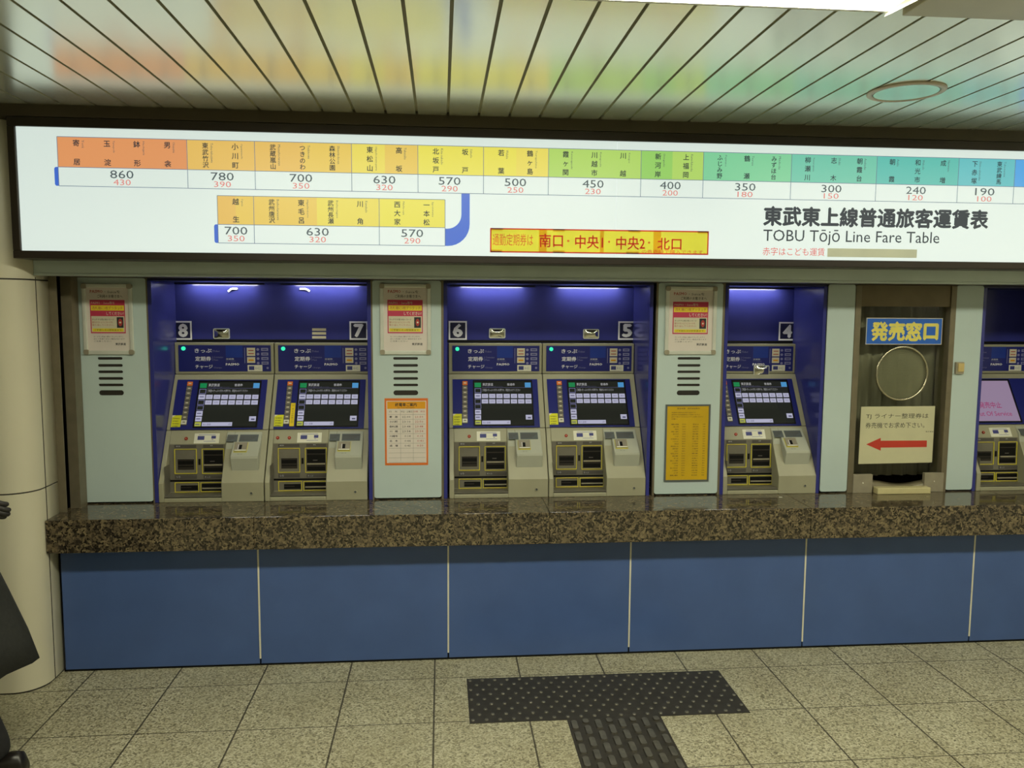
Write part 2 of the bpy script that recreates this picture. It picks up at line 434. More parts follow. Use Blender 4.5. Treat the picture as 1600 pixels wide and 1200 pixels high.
# steel uprights between column and first pale panel
fp = wall(YP)
a_ = wall(.04).P(104, 785)[0]; b_ = wall(.12).P(110, 785)[0]; c_ = wall(.12).P(126, 785)[0]
mb = MB(); mb.box(-0.126, .040, ZC, a_, .046, 1.85, 'steel'); mb.box(-0.126, .14, ZC, b_, .30, 1.85, 'black'); mb.box(b_, .12, ZC, c_, .192, 1.85, 'steel')
struct(mb.build('trim_7'))
# fascia over the recess, brown trim under the ceiling
mb = MB(); mb.box(-0.1225, -0.090, 1.858, X1, 0.30, 1.930, 'fascia_grey'); mb.box(-0.1225, -0.093, 1.848, X1, -0.02, 1.857, 'fascia_grey')
mb.box(-0.10, -0.02, 1.850, X1, 0.30, 1.858, 'brown_trim')
struct(mb.build('trim_8'))
struct(MB().box(-1.2, -0.262, 2.4885, X1, 0.30, H + 0.012, 'brown_trim').build('trim_9'))
# pale wall panels between the alcoves
panels = [(-0.086, 0.244), (1.316, 1.652), (2.748, 3.083), (3.640, 3.787), (4.338, 4.488)]
vents = {0: (153.3, 192.3), 1: (614.5, 653.2), 2: (1058.2, 1094.2)}
vy = [560, 571, 581, 591.4, 601.6, 613.8]
names = ['wall_panel_%d' % (i + 1) for i in range(5)]
for i, (a, e) in enumerate(panels):
    holes = []
    if i in vents:
        u0, u1 = vents[i]; xa, _ = fp.P(u0, 585); xb, _ = fp.P(u1, 585)
        for q, v in enumerate(vy):
            _, z = fp.P((u0 + u1) / 2, v); hh = 0.0065 if q < 5 else 0.0125
            holes.append((xa, z - hh, xb, z + hh))
    mb = plate_with_holes(fp, (a, ZC + 0.008, e, 1.849), holes, -0.006, 0.0, 'pale_panel')
    if holes:
        mb.box(a + .03, YP + 0.0065, 1.28, e - .03, YP + 0.035, 1.47, 'slot_dark')
    struct(mb.build(names[i], fix=True))
# steel strips beside the panels
k_ = 10
for a, e in ((0.244, 0.252), (1.308, 1.316), (1.652, 1.664), (2.738, 2.748), (3.083, 3.096)):
    struct(MB().box(a, YP + 0.002, ZC, e, YP + 0.03, 1.85, 'steel').build('trim_%d' % k_)); k_ += 1

# alcoves that hold the machines
YN = 0.548
alc = [(0.252, 1.308), (1.664, 2.722), (3.096, 3.634), (4.488, 5.05)]
for i, (a, e) in enumerate(alc):
    t = 0.018
    mb = MB()
    mb.box(a, YP - 0.001, ZC, a + t, YN + .012, 1.838, 'violet_liner'); mb.box(e - t, YP - 0.001, ZC, e, YN + .012, 1.838, 'violet_liner')
    mb.box(a + t, YN, ZC, e - t, YN + .012, 1.838, 'violet_liner'); mb.box(a, YP + 0.0, 1.838, e, YN + .012, 1.849, 'violet_dark')
    mb.box(a + t, YN - .003, 1.529, e - t, YN + .001, 1.5435, 'black')  # black strip stands in for the shadow in the gap above the headers
    struct(mb.build('wall_alcove_%d' % (i + 1), bevel=0.0015))
    mid = (a + e) / 2
    spans = [(a + .045, mid - .05), (mid + .05, e - .045)] if e - a > 0.8 else [(a + .03, e - .06)]
    if i == 3: spans = []
    for q, (s0, s1) in enumerate(spans):
        t_ = thing('alcove_lamp', ((s0 + s1) / 2, YN - .03, 1.830), 'slim lamp tube at the top of the alcove above ticket machine %s' % [['8', '7'], ['6', '5'], ['4']][i][q], 'lamp', 'lamp tubes in the machine alcoves')
        mb = MB(); mb.box(s0, YN - .062, 1.8365, s1, YN - .030, 1.8378, 'violet_dark'); mb.box(s0 - .01, YN - .066, 1.8285, s1 + .01, YN - .062, 1.8378, 'violet_dark'); mb.build('holder', t_)
        MB().box(s0 + .05, YN - .054, 1.8290, s1 - .05, YN - .044, 1.8345, 'alcove_tube').build('tube', t_)
# ------------------------------------------------------------------ counter
ct = thing('granite_counter', (2.5, 0.2, 0.603), 'long brown speckled granite counter running under all the ticket machines', 'counter')
sl = [-0.123, 0.792, 2.163, 3.45, 4.58, X1]
for a, e in zip(sl, sl[1:]):
    MB().box(a + .0006, -0.105, 0.602, e - .0006, 0.598, ZC, 'granite').build('slab', ct, bevel=0.003)

# ------------------------------------------------------------------ fare table sign
YS = -0.25
fs = wall(YS)
sg = thing('fare_table_sign', (2.3, -0.15, 1.912), 'long backlit fare table sign with coloured station cells in a dark frame', 'sign')
SX0, SX1 = -0.088, 5.3
mb = MB()
mb.box(SX0 - .031, YS - .012, 1.912, SX1, -0.095, 1.944, 'dark_frame'); mb.box(SX0 - .031, YS - .012, 2.449, SX1, -0.095, 2.487, 'dark_frame')
mb.box(SX0 - .031, YS - .012, 1.944, SX0, -0.095, 2.449, 'dark_frame')
mb.box(SX0, YS + .06, 1.944, SX1, -0.095, 2.449, 'black')
mb.build('frame', sg, bevel=0.003)
MB().box(SX0, YS, 1.944, 2.4225, YS + .01, 2.449, 'sign_white').build('light_panel', sg)
MB().box(2.4245, YS, 1.944, SX1, YS + .01, 2.449, 'sign_white').build('light_panel', sg)
px = lambda u: fs.P(u, 260)[0]
ZT, ZM, ZN = 2.412, 2.289, 2.212
cells = [(91, 293, 'orange', 'orange', 860), (293, 398.5, 'amber', 'amber', 780), (398.5, 549.5, 'amber', 'gold', 700), (549.5, 653, 'yellow', 'gold', 630),
         (653, 755.5, 'lemon', 'lemon', 570), (755.5, 857, 'lemon', 'yellow', 500), (857, 1001.6, 'lime', 'lime', 450), (1001.6, 1099, 'green', 'lime', 400),
         (1099, 1236.6, 'mint', 'mint', 350), (1236.6, 1370, 'jade', 'jade', 300), (1370, 1498, 'teal', 'teal', 240), (1498, 1586, 'aqua', 'aqua', 190), (1586, 1700, 'sky', 'sky', 150)]
kid = [430, 390, 350, 320, 290, 250, 230, 200, 180, 150, 120, 100]
fx = [190, 347, 470, 600.5, 702.5, 805.5, 927, 1048, 1165.5, 1300.6, 1433, 1541]
for u0, u1, ca, cb, n in cells:
    a, e = px(u0), px(u1); mid = (a + e) / 2
    mb = MB(); mb.rect(fs, (a, ZM, mid, ZT), 0.0002, 0.0008, 'sign_' + ca); mb.rect(fs, (mid, ZM, e, ZT), 0.0002, 0.0008, 'sign_' + cb)
    mb.build('fare_band', sg)
BZ, BM, BN = 2.184, 2.064, 1.986
bc = [(340.4, 397, 'amber', 'gold', 700, 350, 368.5), (397, 592.6, 'gold', 'yellow', 630, 320, 496), (592.6, 695.4, 'lemon', 'lemon', 570, 290, 644)]
pb = lambda u: fs.P(u, 345)[0]
for u0, u1, ca, cb, n, ck, fxx in bc:
    a, e = pb(u0), pb(u1); mid = (a + e) / 2
    mb = MB(); mb.rect(fs, (a, BM, mid, BZ), 0.0002, 0.0008, 'sign_' + ca); mb.rect(fs, (mid, BM, e, BZ), 0.0002, 0.0008, 'sign_' + cb)
    mb.build('fare_band', sg)
# thin rules
mb = MB(); w = 0.0012
for u0, u1, *_ in cells: mb.rect(fs, (px(u0) - w, ZN, px(u0) + w, ZT), 0.0008, 0.0011, 'sign_rule')
for z in (ZT, ZM, ZN): mb.rect(fs, (px(91), z - w, px(1700), z + w), 0.0008, 0.0011, 'sign_rule')
for u0, u1, *_ in bc: mb.rect(fs, (pb(u0) - w, BN, pb(u0) + w, BZ), 0.0008, 0.0011, 'sign_rule')
mb.rect(fs, (pb(695.4) - w, BN, pb(695.4) + w, BZ), 0.0008, 0.0011, 'sign_rule')
for z in (BZ, BM, BN): mb.rect(fs, (pb(340.4), z - w, pb(695.4), z + w), 0.0008, 0.0011, 'sign_rule')
mb.build('rule_lines', sg)
# blue railway line graphics
mb = MB()
xa, xb = px(721), px(734); xc = pb(695.4)
ri = 0.062; ro = xb - (xa - ri)
pts = [(xa, ZN - .001)]
for i in range(9):
    t = math.radians(-90 * i / 8); pts.append((xa - ri + ri * math.cos(t), BM - .004 + ri + ri * math.sin(t)))
pts += [(xc, BM - .004), (xc, BN)]
for i in range(9):
    t = math.radians(-90 + 90 * i / 8); pts.append((xa - ri + ro * math.cos(t) * 1.0, BN + .095 + .095 * math.sin(t)))
pts += [(xb, ZN - .001)]
# triangulated strip so that the bend stays inside its outline
n_in = pts[:11]; n_out = list(reversed(pts[11:]))
inn = [(xa, ZN - .001)] + [(xa - ri + ri * math.cos(math.radians(-90 * i / 8)), BM - .004 + ri + ri * math.sin(math.radians(-90 * i / 8))) for i in range(9)] + [(xc, BM - .004)]
out = [(xb, ZN - .001)] + [(xb - .095 + .095 * math.cos(math.radians(-90 * i / 8)), BN + .095 + .095 * math.sin(math.radians(-90 * i / 8))) for i in range(9)] + [(xc, BN)]
mb.add([fs.at(x, y, .0009) for p in zip(inn, out) for x, y in p], [(2 * i, 2 * i + 1, 2 * i + 3, 2 * i + 2) for i in range(10)], 'sign_line_blue')
mb.build('route_line', sg)
for a, z0, z1 in ((px(91), ZN, ZM), (pb(340.4), BN, BM)):
    q = 0.016; pts = [(a, z0), (a, z1), (a - q * .5, z1)]
    for i in range(6):
        t = math.radians(90 + 90 * i / 5); pts.append((a - q * .5 + q * .5 * math.cos(t), z1 - q * .6 + q * .6 * math.sin(t)))
    for i in range(6):
        t = math.radians(180 + 90 * i / 5); pts.append((a - q * .5 + q * .5 * math.cos(t), z0 + q * .6 + q * .6 * math.sin(t)))
    MB().poly(fs, pts, 0.0004, 0.0010, 'sign_line_blue').build('line_end', sg)
# station names, set vertically with small sideways romaji
st = [(120.7, '寄居', 'Yorii'), (168.5, '玉淀', 'Tamayodo'), (215, '鉢形', 'Hachigata'), (262.5, '男衾', 'Obusuma'), (321.5, '東武竹沢', 'Tobu-takezawa'), (368, '小川町', 'Ogawamachi'),
      (426.8, '武蔵嵐山', 'Musashi-ranzan'), (473, 'つきのわ', 'Tsukinowa'), (519.4, '森林公園', 'Shinrin-koen'), (578, '東松山', 'Higashi-matsuyama'), (623.5, '高坂', 'Takasaka'),
      (681, '北坂戸', 'Kita-sakado'), (726.8, '坂戸', 'Sakado'), (783, '若葉', 'Wakaba'), (828, '鶴ヶ島', 'Tsurugashima'), (883.8, '霞ヶ関', 'Kasumigaseki'), (928.7, '川越市', 'Kawagoeshi'),
      (973.5, '川越', 'Kawagoe'), (1028, '新河岸', 'Shingashi'), (1071.7, '上福岡', 'Kami-fukuoka'), (1124.5, 'ふじみ野', 'Fujimino'), (1167, '鶴瀬', 'Tsuruse'), (1209, 'みずほ台', 'Mizuhodai'),
      (1262, '柳瀬川', 'Yanasegawa'), (1302.6, '志木', 'Shiki'), (1343, '朝霞台', 'Asakadai'), (1394, '朝霞', 'Asaka'), (1434, '和光市', 'Wakoshi'), (1473.6, '成増', 'Narimasu'),
      (1523, '下赤塚', 'Shimo-akatsuka'), (1561.6, '東武練馬', 'Tobu-nerima')]
sb = [(369, '越生', 'Ogose'), (425, '武州唐沢', 'Bushu-karasawa'), (471, '東毛呂', 'Higashi-moro'), (517, '武州長瀬', 'Bushu-nagase'), (563, '川角', 'Kawakado'),
      (620.8, '西大家', 'Nishi-oya'), (666.5, '一本松', 'Ippommatsu')]
CS0 = 0.0285
def station(x, top, bot, ja, en):
    mb = MB(); n = len(ja); CS = CS0 if n < 4 else .0258; a = top - .010 - CS / 2; e = bot + .008 + CS / 2
    for i, ch in enumerate(ja):
        mb.char(fs, ch, x, a + (e - a) * i / (n - 1), CS, 0.0011, 'sign_ink', 0.016)
    mb.text(fs, en, (x + .0215, max(top - .012 - .0062 * len(en), bot + .012), x + .0315, top - .012), 0.0011, 'sign_grey_ink', 0, 1, True)
    mb.build('station_name', sg)
for u, ja, en in st: station(px(u), ZT, ZM, ja, en)
for u, ja, en in sb: station(pb(u), BZ, BM, ja, en)
def fare(x, top, adult, child):
    mb = MB(); mb.text(fs, str(adult), (x - .047, top - .042, x + .047, top - .009), 0.0011, 'sign_grey_ink')
    mb.text(fs, str(child), (x - .035, top - .070, x + .035, top - .046), 0.0011, 'sign_red_ink'); mb.build('fare_lettering', sg)
for u, cc, kk in zip(fx, cells, kid): fare(px(u), ZM, cc[4], kk)
for b_ in bc: fare(pb(b_[6]), BM, b_[4], b_[5])
mb = MB()
tl = fs.P(1193.5, 340)[0]; tr_ = fs.P(1543.5, 340)[0]
zt = (fs.P(1194, 321.5)[1] + fs.P(1543, 330)[1]) / 2; zb = (fs.P(1194, 351.5)[1] + fs.P(1543, 358)[1]) / 2
mb.text(fs, '東武東上線普通旅客運賃表', (tl, zb, tr_, zt), 0.0011, 'sign_ink', 0.038)
tr_ = fs.P(1467.7, 370)[0]; zt = (fs.P(1194, 358)[1] + fs.P(1467, 361.5)[1]) / 2; zb = (fs.P(1194, 382)[1] + fs.P(1467, 386)[1]) / 2
mb.text(fs, 'TOBU Tōjō Line Fare Table', (tl, zb, tr_, zt), 0.0011, 'sign_ink')
tr_ = fs.P(1288.5, 392)[0]; zt = fs.P(1240, 387)[1]; zb = fs.P(1240, 399.5)[1]
mb.text(fs, '赤字はこども運賃', (tl, zb, tr_, zt), 0.0011, 'sign_red_text')
mb.build('title_lettering', sg)
r = fs.R(1293, 388, 1432, 403)
tag(MB().rect(fs, r, 0.0004, 0.0012, 'grey_tape').build('tape_strip'), 'plain grey tape strip on the white fare sign after the small red line', 'tape')
# yellow paper banner taped on the sign
zb_ = Z(760, 350, 1600 / 360)
fb = wall(YS - 0.0025)
x0, _ = fb.P(765.8, 375); x1, _ = fb.P(1107, 380)
zt = (fb.P(766, 355.5)[1] + fb.P(1107, 362)[1]) / 2; z0 = (fb.P(766, 393)[1] + fb.P(1107, 399.5)[1]) / 2
bn = thing('paper_banner', ((x0 + x1) / 2, YS - .002, z0), 'long yellow paper banner with red writing taped low on the fare sign', 'banner')
MB().rect(fb, (x0, z0, x1, zt), -0.0008, -0.0003, 'banner_paper').build('paper', bn)
bx = lambda X: x0 + (X - 25) / (1543 - 25) * (x1 - x0)
bz = lambda Y: zt - (Y - 25) / (190 - 25) * (zt - z0)
mb = MB()
for X0_, X1_ in ((358, 412), (780, 806), (1153, 1206)): MB().rect(fb, (bx(X0_), z0, bx(X1_), zt), 0.0, 0.0002, 'banner_overlap').build('paper_overlap', bn)
for X0_, X1_, Y0_, Y1_ in ((33, 112, 25, 42), (455, 535, 25, 43), (975, 1060, 25, 42), (1465, 1540, 25, 42), (30, 105, 172, 190), (455, 535, 172, 190), (965, 1052, 172, 190)):
    MB().rect(fb, (bx(X0_), bz(Y1_), bx(X1_), bz(Y0_)), 0.0003, 0.0005, 'banner_overlap').build('tape_patch', bn)
mb = MB(); mb.rim(fb, (x0, z0, x1, zt), 0.0055, 0.0003, 0.0009, 'banner_ink'); mb.build('border', bn)
mb = MB()
for s_, X0_, X1_, Y0_, Y1_, bo in (('通勤定期券は', 42, 318, 62, 143, 0), ('南口', 362, 522, 60, 150, .012), ('・', 551, 568, 98, 114, 0), ('中央1', 608, 800, 66, 156, .012), ('・', 835, 850, 100, 116, 0),
                                   ('中央2', 893, 1093, 70, 160, .012), ('・', 1114, 1130, 102, 118, 0), ('北口', 1182, 1350, 76, 158, .012), ('の券売機で購入できます。', 1072, 1522, 158, 186, 0)):
    mb.text(fb, s_, (bx(X0_), bz(Y1_), bx(X1_), bz(Y0_)), 0.0010, 'banner_ink', bo)
mb.build('lettering', bn)

# ------------------------------------------------------------------ ticket machine (built in the place of number 6)
MX, MW = 1.692, 0.503
root = thing('ticket_machine', (MX, 0.20, ZC), 'grey ticket machine below the number 6 plate', 'ticket machine', 'ticket machines set in the blue alcoves')
Pb, P1, P2, P3 = (0.198, ZC), (0.198, 0.850), (0.338, 1.094), (0.497, 1.362)
HY = 0.507
f_lo = Fr((MX, P1[0], P1[1]), (1, 0, 0), (0, P2[0] - P1[0], P2[1] - P1[1]))
f_up = Fr((MX, P2[0], P2[1]), (1, 0, 0), (0, P3[0] - P2[0], P3[1] - P2[1]))
f_hd = Fr((MX, HY, 0), (1, 0, 0), (0, 0, 1))
f_bt = Fr((MX, Pb[0], 0), (1, 0, 0), (0, 0, 1))
LLO = math.hypot(P2[0] - P1[0], P2[1] - P1[1]); LUP = math.hypot(P3[0] - P2[0], P3[1] - P2[1])
zh = Z(690, 525, 7.741); zl = Z(690, 660, 9.229)
# lower housing with the coin recess
xa = f_lo.P(*zl(178, 500))[0]; xb = f_lo.P(*zl(952, 500))[0]
full = [(0.545, ZC), Pb, P1, (P2[0] - .0012, P2[1] - .002), (0.545, P2[1] - .002)]
rt = f_lo.at(0, f_lo.P(*zl(500, 272))[1]); rec_top = (rt.y, rt.z)
rec = [(0.545, ZC), Pb, (0.198, 0.775), (0.290, 0.783), rec_top, (P2[0] - .0012, P2[1] - .002), (0.545, P2[1] - .002)]
mb = MB(); mb.prism(full, MX, MX + xa, 'housing'); mb.prism(rec, MX + xa, MX + xb, 'housing'); mb.prism(full, MX + xb, MX + MW, 'housing')
mb.build('lower_housing', root, bevel=0.003)
MB().prism([(0.545, P2[1]), P2, P3, (0.545, P3[1])], MX, MX + MW, 'housing').build('screen_housing', root, bevel=0.003)
MB().box(MX, HY, P3[1] + .002, MX + MW, 0.545, 1.528, 'housing').build('header_housing', root, bevel=0.003)
# header panel
hp = MB().rect(f_hd, zr(f_hd, zh, 130, 116, 1180, 425), 0, .004, 'machine_blue').build('header_panel', root)
MB().rect(f_hd, zr(f_hd, zh, 670, 122, 862, 262), .004, .0045, 'machine_blue_light').build('blue_block', hp)
mb = MB()
for s_, q in (('きっぷ', (318, 158, 510, 205)), ('定期券', (322, 250, 500, 303)), ('チャージ', (320, 348, 516, 392))): mb.text(f_hd, s_, zr(f_hd, zh, *q), .0050, 'white_paint', .012)
for s_, q in (('Ticket', (526, 176, 602, 198)), ('Commuter', (532, 248, 640, 268)), ('Pass', (532, 280, 580, 298)), ('Charge', (526, 372, 620, 394))): mb.text(f_hd, s_, zr(f_hd, zh, *q), .0050, 'label_lilac', 0, 1)
mb.text(f_hd, '定期券', zr(f_hd, zh, 672, 270, 762, 290), .0050, 'soft_white', .01, 1); mb.text(f_hd, 'IC CARD', zr(f_hd, zh, 672, 298, 780, 308), .0050, 'label_lilac', 0, 1)
mb.text(f_hd, 'PASMO', zr(f_hd, zh, 668, 328, 820, 355), .0050, 'white_paint', .03, 1)
mb.rect(f_hd, zr(f_hd, zh, 883, 148, 888, 328), .004, .0046, 'label_lilac')
mb.rect(f_hd, zr(f_hd, zh, 520, 176, 522, 200), .004, .0046, 'label_lilac'); mb.rect(f_hd, zr(f_hd, zh, 516, 248, 519, 300), .004, .0046, 'label_lilac')
mb.build('lettering', hp)
for q, c_ in (((912, 148, 1005, 243), 'ink_red'), ((912, 257, 1003, 325), 'amber_print')):
    b_ = MB().rect(f_hd, zr(f_hd, zh, *q), .004, .006, 'label_cream')
    x0_, y0_, x1_, y1_ = q
    b_.rect(f_hd, zr(f_hd, zh, x0_ + 16, y0_ + 26, x1_ - 16, y0_ + 36), .006, .0064, c_); b_.rect(f_hd, zr(f_hd, zh, x0_ + 14, y1_ - 32, x1_ - 14, y1_ - 22), .006, .0064, c_)
    b_.build('button_label', hp)
for y0_ in (150, 204, 257, 310):
    mb = MB(); a_, e_ = f_hd.P(*zh(1036, y0_ + 18)); mb.disc(f_hd, a_, e_, .007, .004, .0046, 'label_lilac', 16)
    mb.rect(f_hd, zr(f_hd, zh, 1074, y0_, 1154, y0_ + 34), .004, .0046, 'label_lilac'); mb.rect(f_hd, zr(f_hd, zh, 1088, y0_ + 12, 1140, y0_ + 22), .0046, .005, 'machine_blue')
    mb.build('price_label', hp)
a_, e_ = f_hd.P(*zh(1142, 385)); MB().disc(f_hd, a_, e_, .006, .004, .0046, 'label_lilac', 14).build('round_mark', hp)
mb = MB().rect(f_hd, zr(f_hd, zh, 915, 350, 1082, 424), .004, .0052, 'label_white'); mb.rect(f_hd, zr(f_hd, zh, 930, 364, 990, 408), .0052, .0056, 'ink_blue')
mb.text(f_hd, 'IC', zr(f_hd, zh, 1006, 376, 1060, 400), .0057, 'label_lilac', 0, 1)
mb.build('card_label', hp)
a_, e_ = f_hd.P(*zh(190, 156)); g_ = MB().disc(f_hd, a_, e_, .0105, .004, .009, 'green_lamp').build('status_lamp', root); g_['label'] = 'round glowing green lamp'
# screen section
MB().rect(f_up, zr(f_up, zh, 132, 526, 1190, 1106), 0, .003, 'machine_blue').build('control_panel', root)
ss = MB().rect(f_up, zr(f_up, zh, 247, 552, 316, 1062), .003, .005, 'label_strip').build('selector_strip', root)
for i in range(9):
    y0_ = 555 + i * 56.4
    b_ = MB().rect(f_up, zr(f_up, zh, 252, y0_, 313, y0_ + 46), .005, .009, 'orange_print' if i == 0 else ('label_white' if i == 8 else 'recess_grey'))
    b_.rect(f_up, zr(f_up, zh, 268, y0_ + 16, 298, y0_ + 28), .009, .0094, 'label_cream' if i < 8 else 'recess_grey')
    b_ = b_.build('selector_button', ss)
    if i == 0: b_['label'] = 'orange selector button'
ts = MB(); ts.rim(f_up, zr(f_up, zh, 378, 540, 1122, 1088), .008, .003, .007, 'black'); ts.rect(f_up, zr(f_up, zh, 382, 544, 1118, 1084), .003, .0045, 'black')
ts = ts.build('touch_screen', root)
mb = MB(); d0, d1, d2 = .0045, .0052, .0056
def S(q, m, dd=d1): mb.rect(f_up, zr(f_up, zh, *q), d0, dd, m)
S((394, 558, 1106, 1078), 'screen_black', .0049)
S((398, 570, 476, 624), 'screen_green'); S((1004, 568, 1082, 626), 'screen_blue')
left = ['screen_navy', 'screen_white', 'screen_navy', 'screen_navy', 'screen_white', 'screen_white', 'screen_yellow']
for i, c_ in enumerate(left):
    y0_ = 638 + i * 64.6
    S((400, y0_, 478, y0_ + 55), 'screen_lilac' if c_ == 'screen_navy' else c_); S((405, y0_ + 5, 473, y0_ + 50), 'screen_black' if c_ == 'screen_navy' else c_, .0054)
    if c_ != 'screen_navy': S((414, y0_ + 22, 462, y0_ + 32), 'screen_ink', d2)
mb.text(f_up, '東武鉄道', zr(f_up, zh, 494, 574, 622, 608), d2, 'screen_text', .01, 1); mb.text(f_up, '普通券', zr(f_up, zh, 790, 576, 884, 606), d2, 'screen_text', .01, 1)
S((486, 627, 1086, 630), 'screen_ink')
mb.text(f_up, 'きっぷの金額ボタンを押してください', zr(f_up, zh, 494, 610, 740, 624), d2, 'screen_ink', 0, 1)
mb.text(f_up, 'ご希望のきっぷのボタンを押すか、現金を入れてください', zr(f_up, zh, 490, 644, 950, 674), d2, 'screen_text', 0, 1)
fares = [150, 190, 240, 300, 350, 400, 450, 500, 570, 630, 700, 780, 860, 930]
for j in range(2):
    for i in range(7):
        a_ = 486 + i * 87.5; y0_ = 705 + j * 65
        S((a_, y0_, a_ + 77, y0_ + 50), 'screen_white'); mb.text(f_up, str(fares[j * 7 + i]), zr(f_up, zh, a_ + 18, y0_ + 17, a_ + 60, y0_ + 34), d2, 'screen_ink', 0, 1)
S((1016, 958, 1096, 1014), 'screen_white'); S((1040, 984, 1080, 1000), 'screen_ink', d2)
S((488, 1028, 834, 1077), 'screen_white'); mb.text(f_up, '投入金額', zr(f_up, zh, 500, 1042, 590, 1062), d2, 'screen_ink', 0, 1); mb.text(f_up, '0円', zr(f_up, zh, 790, 1042, 820, 1062), d2, 'screen_ink', 0, 1)
disp = mb.build('screen_display', ts)
# lower section
a_, e_ = f_lo.P(*zl(398, 204)); il = MB(); il.disc(f_lo, a_, e_, .0082, 0, .004, 'red_lamp'); il.disc(f_lo, a_, e_, .004, .004, .006, 'red_lens')
il = il.build('indicator_lamp', root); il['label'] = 'small red indicator lamp'
mb = MB().rect(f_lo, zr(f_lo, zl, 506, 132, 848, 268), 0, .002, 'label_white')
mb.rect(f_lo, zr(f_lo, zl, 552, 168, 645, 222), .002, .0024, 'ink_blue'); mb.rect(f_lo, zr(f_lo, zl, 738, 165, 800, 204), .002, .0024, 'ink_blue')
mb.rect(f_lo, zr(f_lo, zl, 560, 148, 790, 154), .002, .0024, 'label_lilac'); mb.rect(f_lo, zr(f_lo, zl, 745, 214, 770, 222), .002, .0024, 'label_lilac'); mb.rect(f_lo, zr(f_lo, zl, 640, 238, 800, 243), .002, .0024, 'label_lilac')
mb.build('white_label', root)
# recess back panel and what sits on it
f_rc = Fr((MX, 0.290, 0.783), (1, 0, 0), (0, rec_top[0] - 0.290, rec_top[1] - 0.783))
rb = MB(); q = f_rc.R(*zl(184, 284), *zl(946, 1020)); rb.rect(f_rc, (xa + .002, .004, xb - .002, math.hypot(rec_top[0] - .290, rec_top[1] - .783) - .004), 0, .0015, 'recess_grey')
rb.box(MX + xa + .001, .201, .7805, MX + xb - .001, .288, .7845, 'recess_grey')
rb.box(MX + xa + .0002, .215, .785, MX + xa + .0016, .288, .93, 'recess_grey')
rb = rb.build('recess_panel', root)
for q, s_, w_ in (((250, 288, 545, 330), '硬貨', (270, 300, 330, 318)), ((640, 285, 915, 328), '紙幣', (735, 292, 770, 308)), ((250, 712, 548, 762), 'つり', (265, 722, 325, 756)), ((640, 712, 940, 758), 'きっぷ', (655, 726, 730, 748))):
    MB().rect(f_rc, zr(f_rc, zl, *q), .0015, .0035, 'label_strip').text(f_rc, s_, zr(f_rc, zl, *w_), .0037, 'soft_white', 0, 1).build('label_plate', rb)
MB().rect(f_rc, zr(f_rc, zl, 184, 779, 944, 796), .0015, .0030, 'black').build('divider', rb)
MB().rect(f_rc, zr(f_rc, zl, 572, 485, 600, 568), .0015, .0045, 'black').build('card_slot', rb)
def money(name, q, inner, m_in, extra, lab):
    o_ = MB().rim(f_rc, zr(f_rc, zl, *q), .0026, .0015, .0065, 'yellow_rim').build(name, root)
    i_ = MB(); i_.rect(f_rc, zr(f_rc, zl, *inner), .0015, .0035 if m_in == 'black' else .003, m_in)
    for e_ in extra: i_.rect(f_rc, zr(f_rc, zl, *e_[0]), .003, e_[1], e_[2])
    i_.build('slot_mouth', o_)
money('coin_slot', (248, 348, 550, 690), (290, 486, 512, 634), 'slot_dark', [((296, 512, 506, 560), .005, 'black'), ((286, 478, 516, 488), .008, 'recess_grey'), ((300, 585, 505, 596), .0045, 'black')], '')
money('banknote_slot', (622, 344, 922, 690), (646, 366, 902, 664), 'black', [((650, 424, 900, 436), .006, 'slot_dark'), ((650, 558, 898, 576), .012, 'steel_light'), ((730, 512, 792, 524), .005, 'label_strip'), ((650, 592, 898, 604), .005, 'slot_dark')], '')
money('change_tray', (247, 814, 574, 948), (326, 856, 558, 922), 'black', [((330, 880, 470, 890), .005, 'slot_dark')], '')
money('ticket_outlet', (596, 814, 948, 942), (612, 834, 942, 926), 'black', [((620, 886, 935, 900), .008, 'steel_light')], '')
# card reader block on the right
xr0 = f_lo.P(*zl(945, 150))[0]; xr1 = f_lo.P(*zl(1416, 150))[0]; xf0 = f_lo.P(*zl(1070, 500))[0]; xf1 = f_lo.P(*zl(1442, 500))[0]
top0 = (P2[0] - .004, P2[1] - .009); tipy = .216; tipz = wall(tipy).P(*zl(1250, 452))[1]
foot = f_lo.at(0, f_lo.P(*zl(1250, 662))[1]); ft = (foot.y + .004, foot.z)
rear_y = .298; rz = tipz + (top0[1] - tipz) * (rear_y - tipy) / (top0[0] - tipy)
rf = f_lo.at(0, f_lo.P(*zl(1000, 385))[1])
mb = MB(); mb.prism([top0, (rear_y, rz), (rear_y - .002, rz - .012), (rf.y + .004, rf.z), (top0[0] + .02, top0[1] - .02)], MX + xr0, MX + xf0, 'housing_light')
mb.prism([top0, (tipy, tipz), (tipy - .002, tipz - .010), ft, (top0[0] + .03, top0[1] - .03)], MX + xf0, MX + xf1, 'housing_light')
cr = mb.build('card_reader', root, bevel=0.004)
f_cr = Fr((MX, tipy, tipz), (1, 0, 0), (0, top0[0] - tipy, top0[1] - tipz))
for q in ((962, 150, 1110, 246), (1130, 148, 1392, 242)):
    b_ = MB().rect(f_cr, zr(f_cr, zl, *q), 0, .0016, 'plate_grey')
    for t_ in range(3): b_.rect(f_cr, zr(f_cr, zl, q[0] + 15, q[1] + 22 + 22 * t_, q[2] - 20 - 30 * t_, q[1] + 28 + 22 * t_), .0016, .002, 'label_strip')
    b_.build('instruction_plate', cr)
mb = MB().rect(f_cr, zr(f_cr, zl, 1100, 264, 1282, 384), 0, .006, 'steel_light'); mb.rim(f_cr, zr(f_cr, zl, 1096, 262, 1286, 392), .0022, 0, .0035, 'yellow_rim')
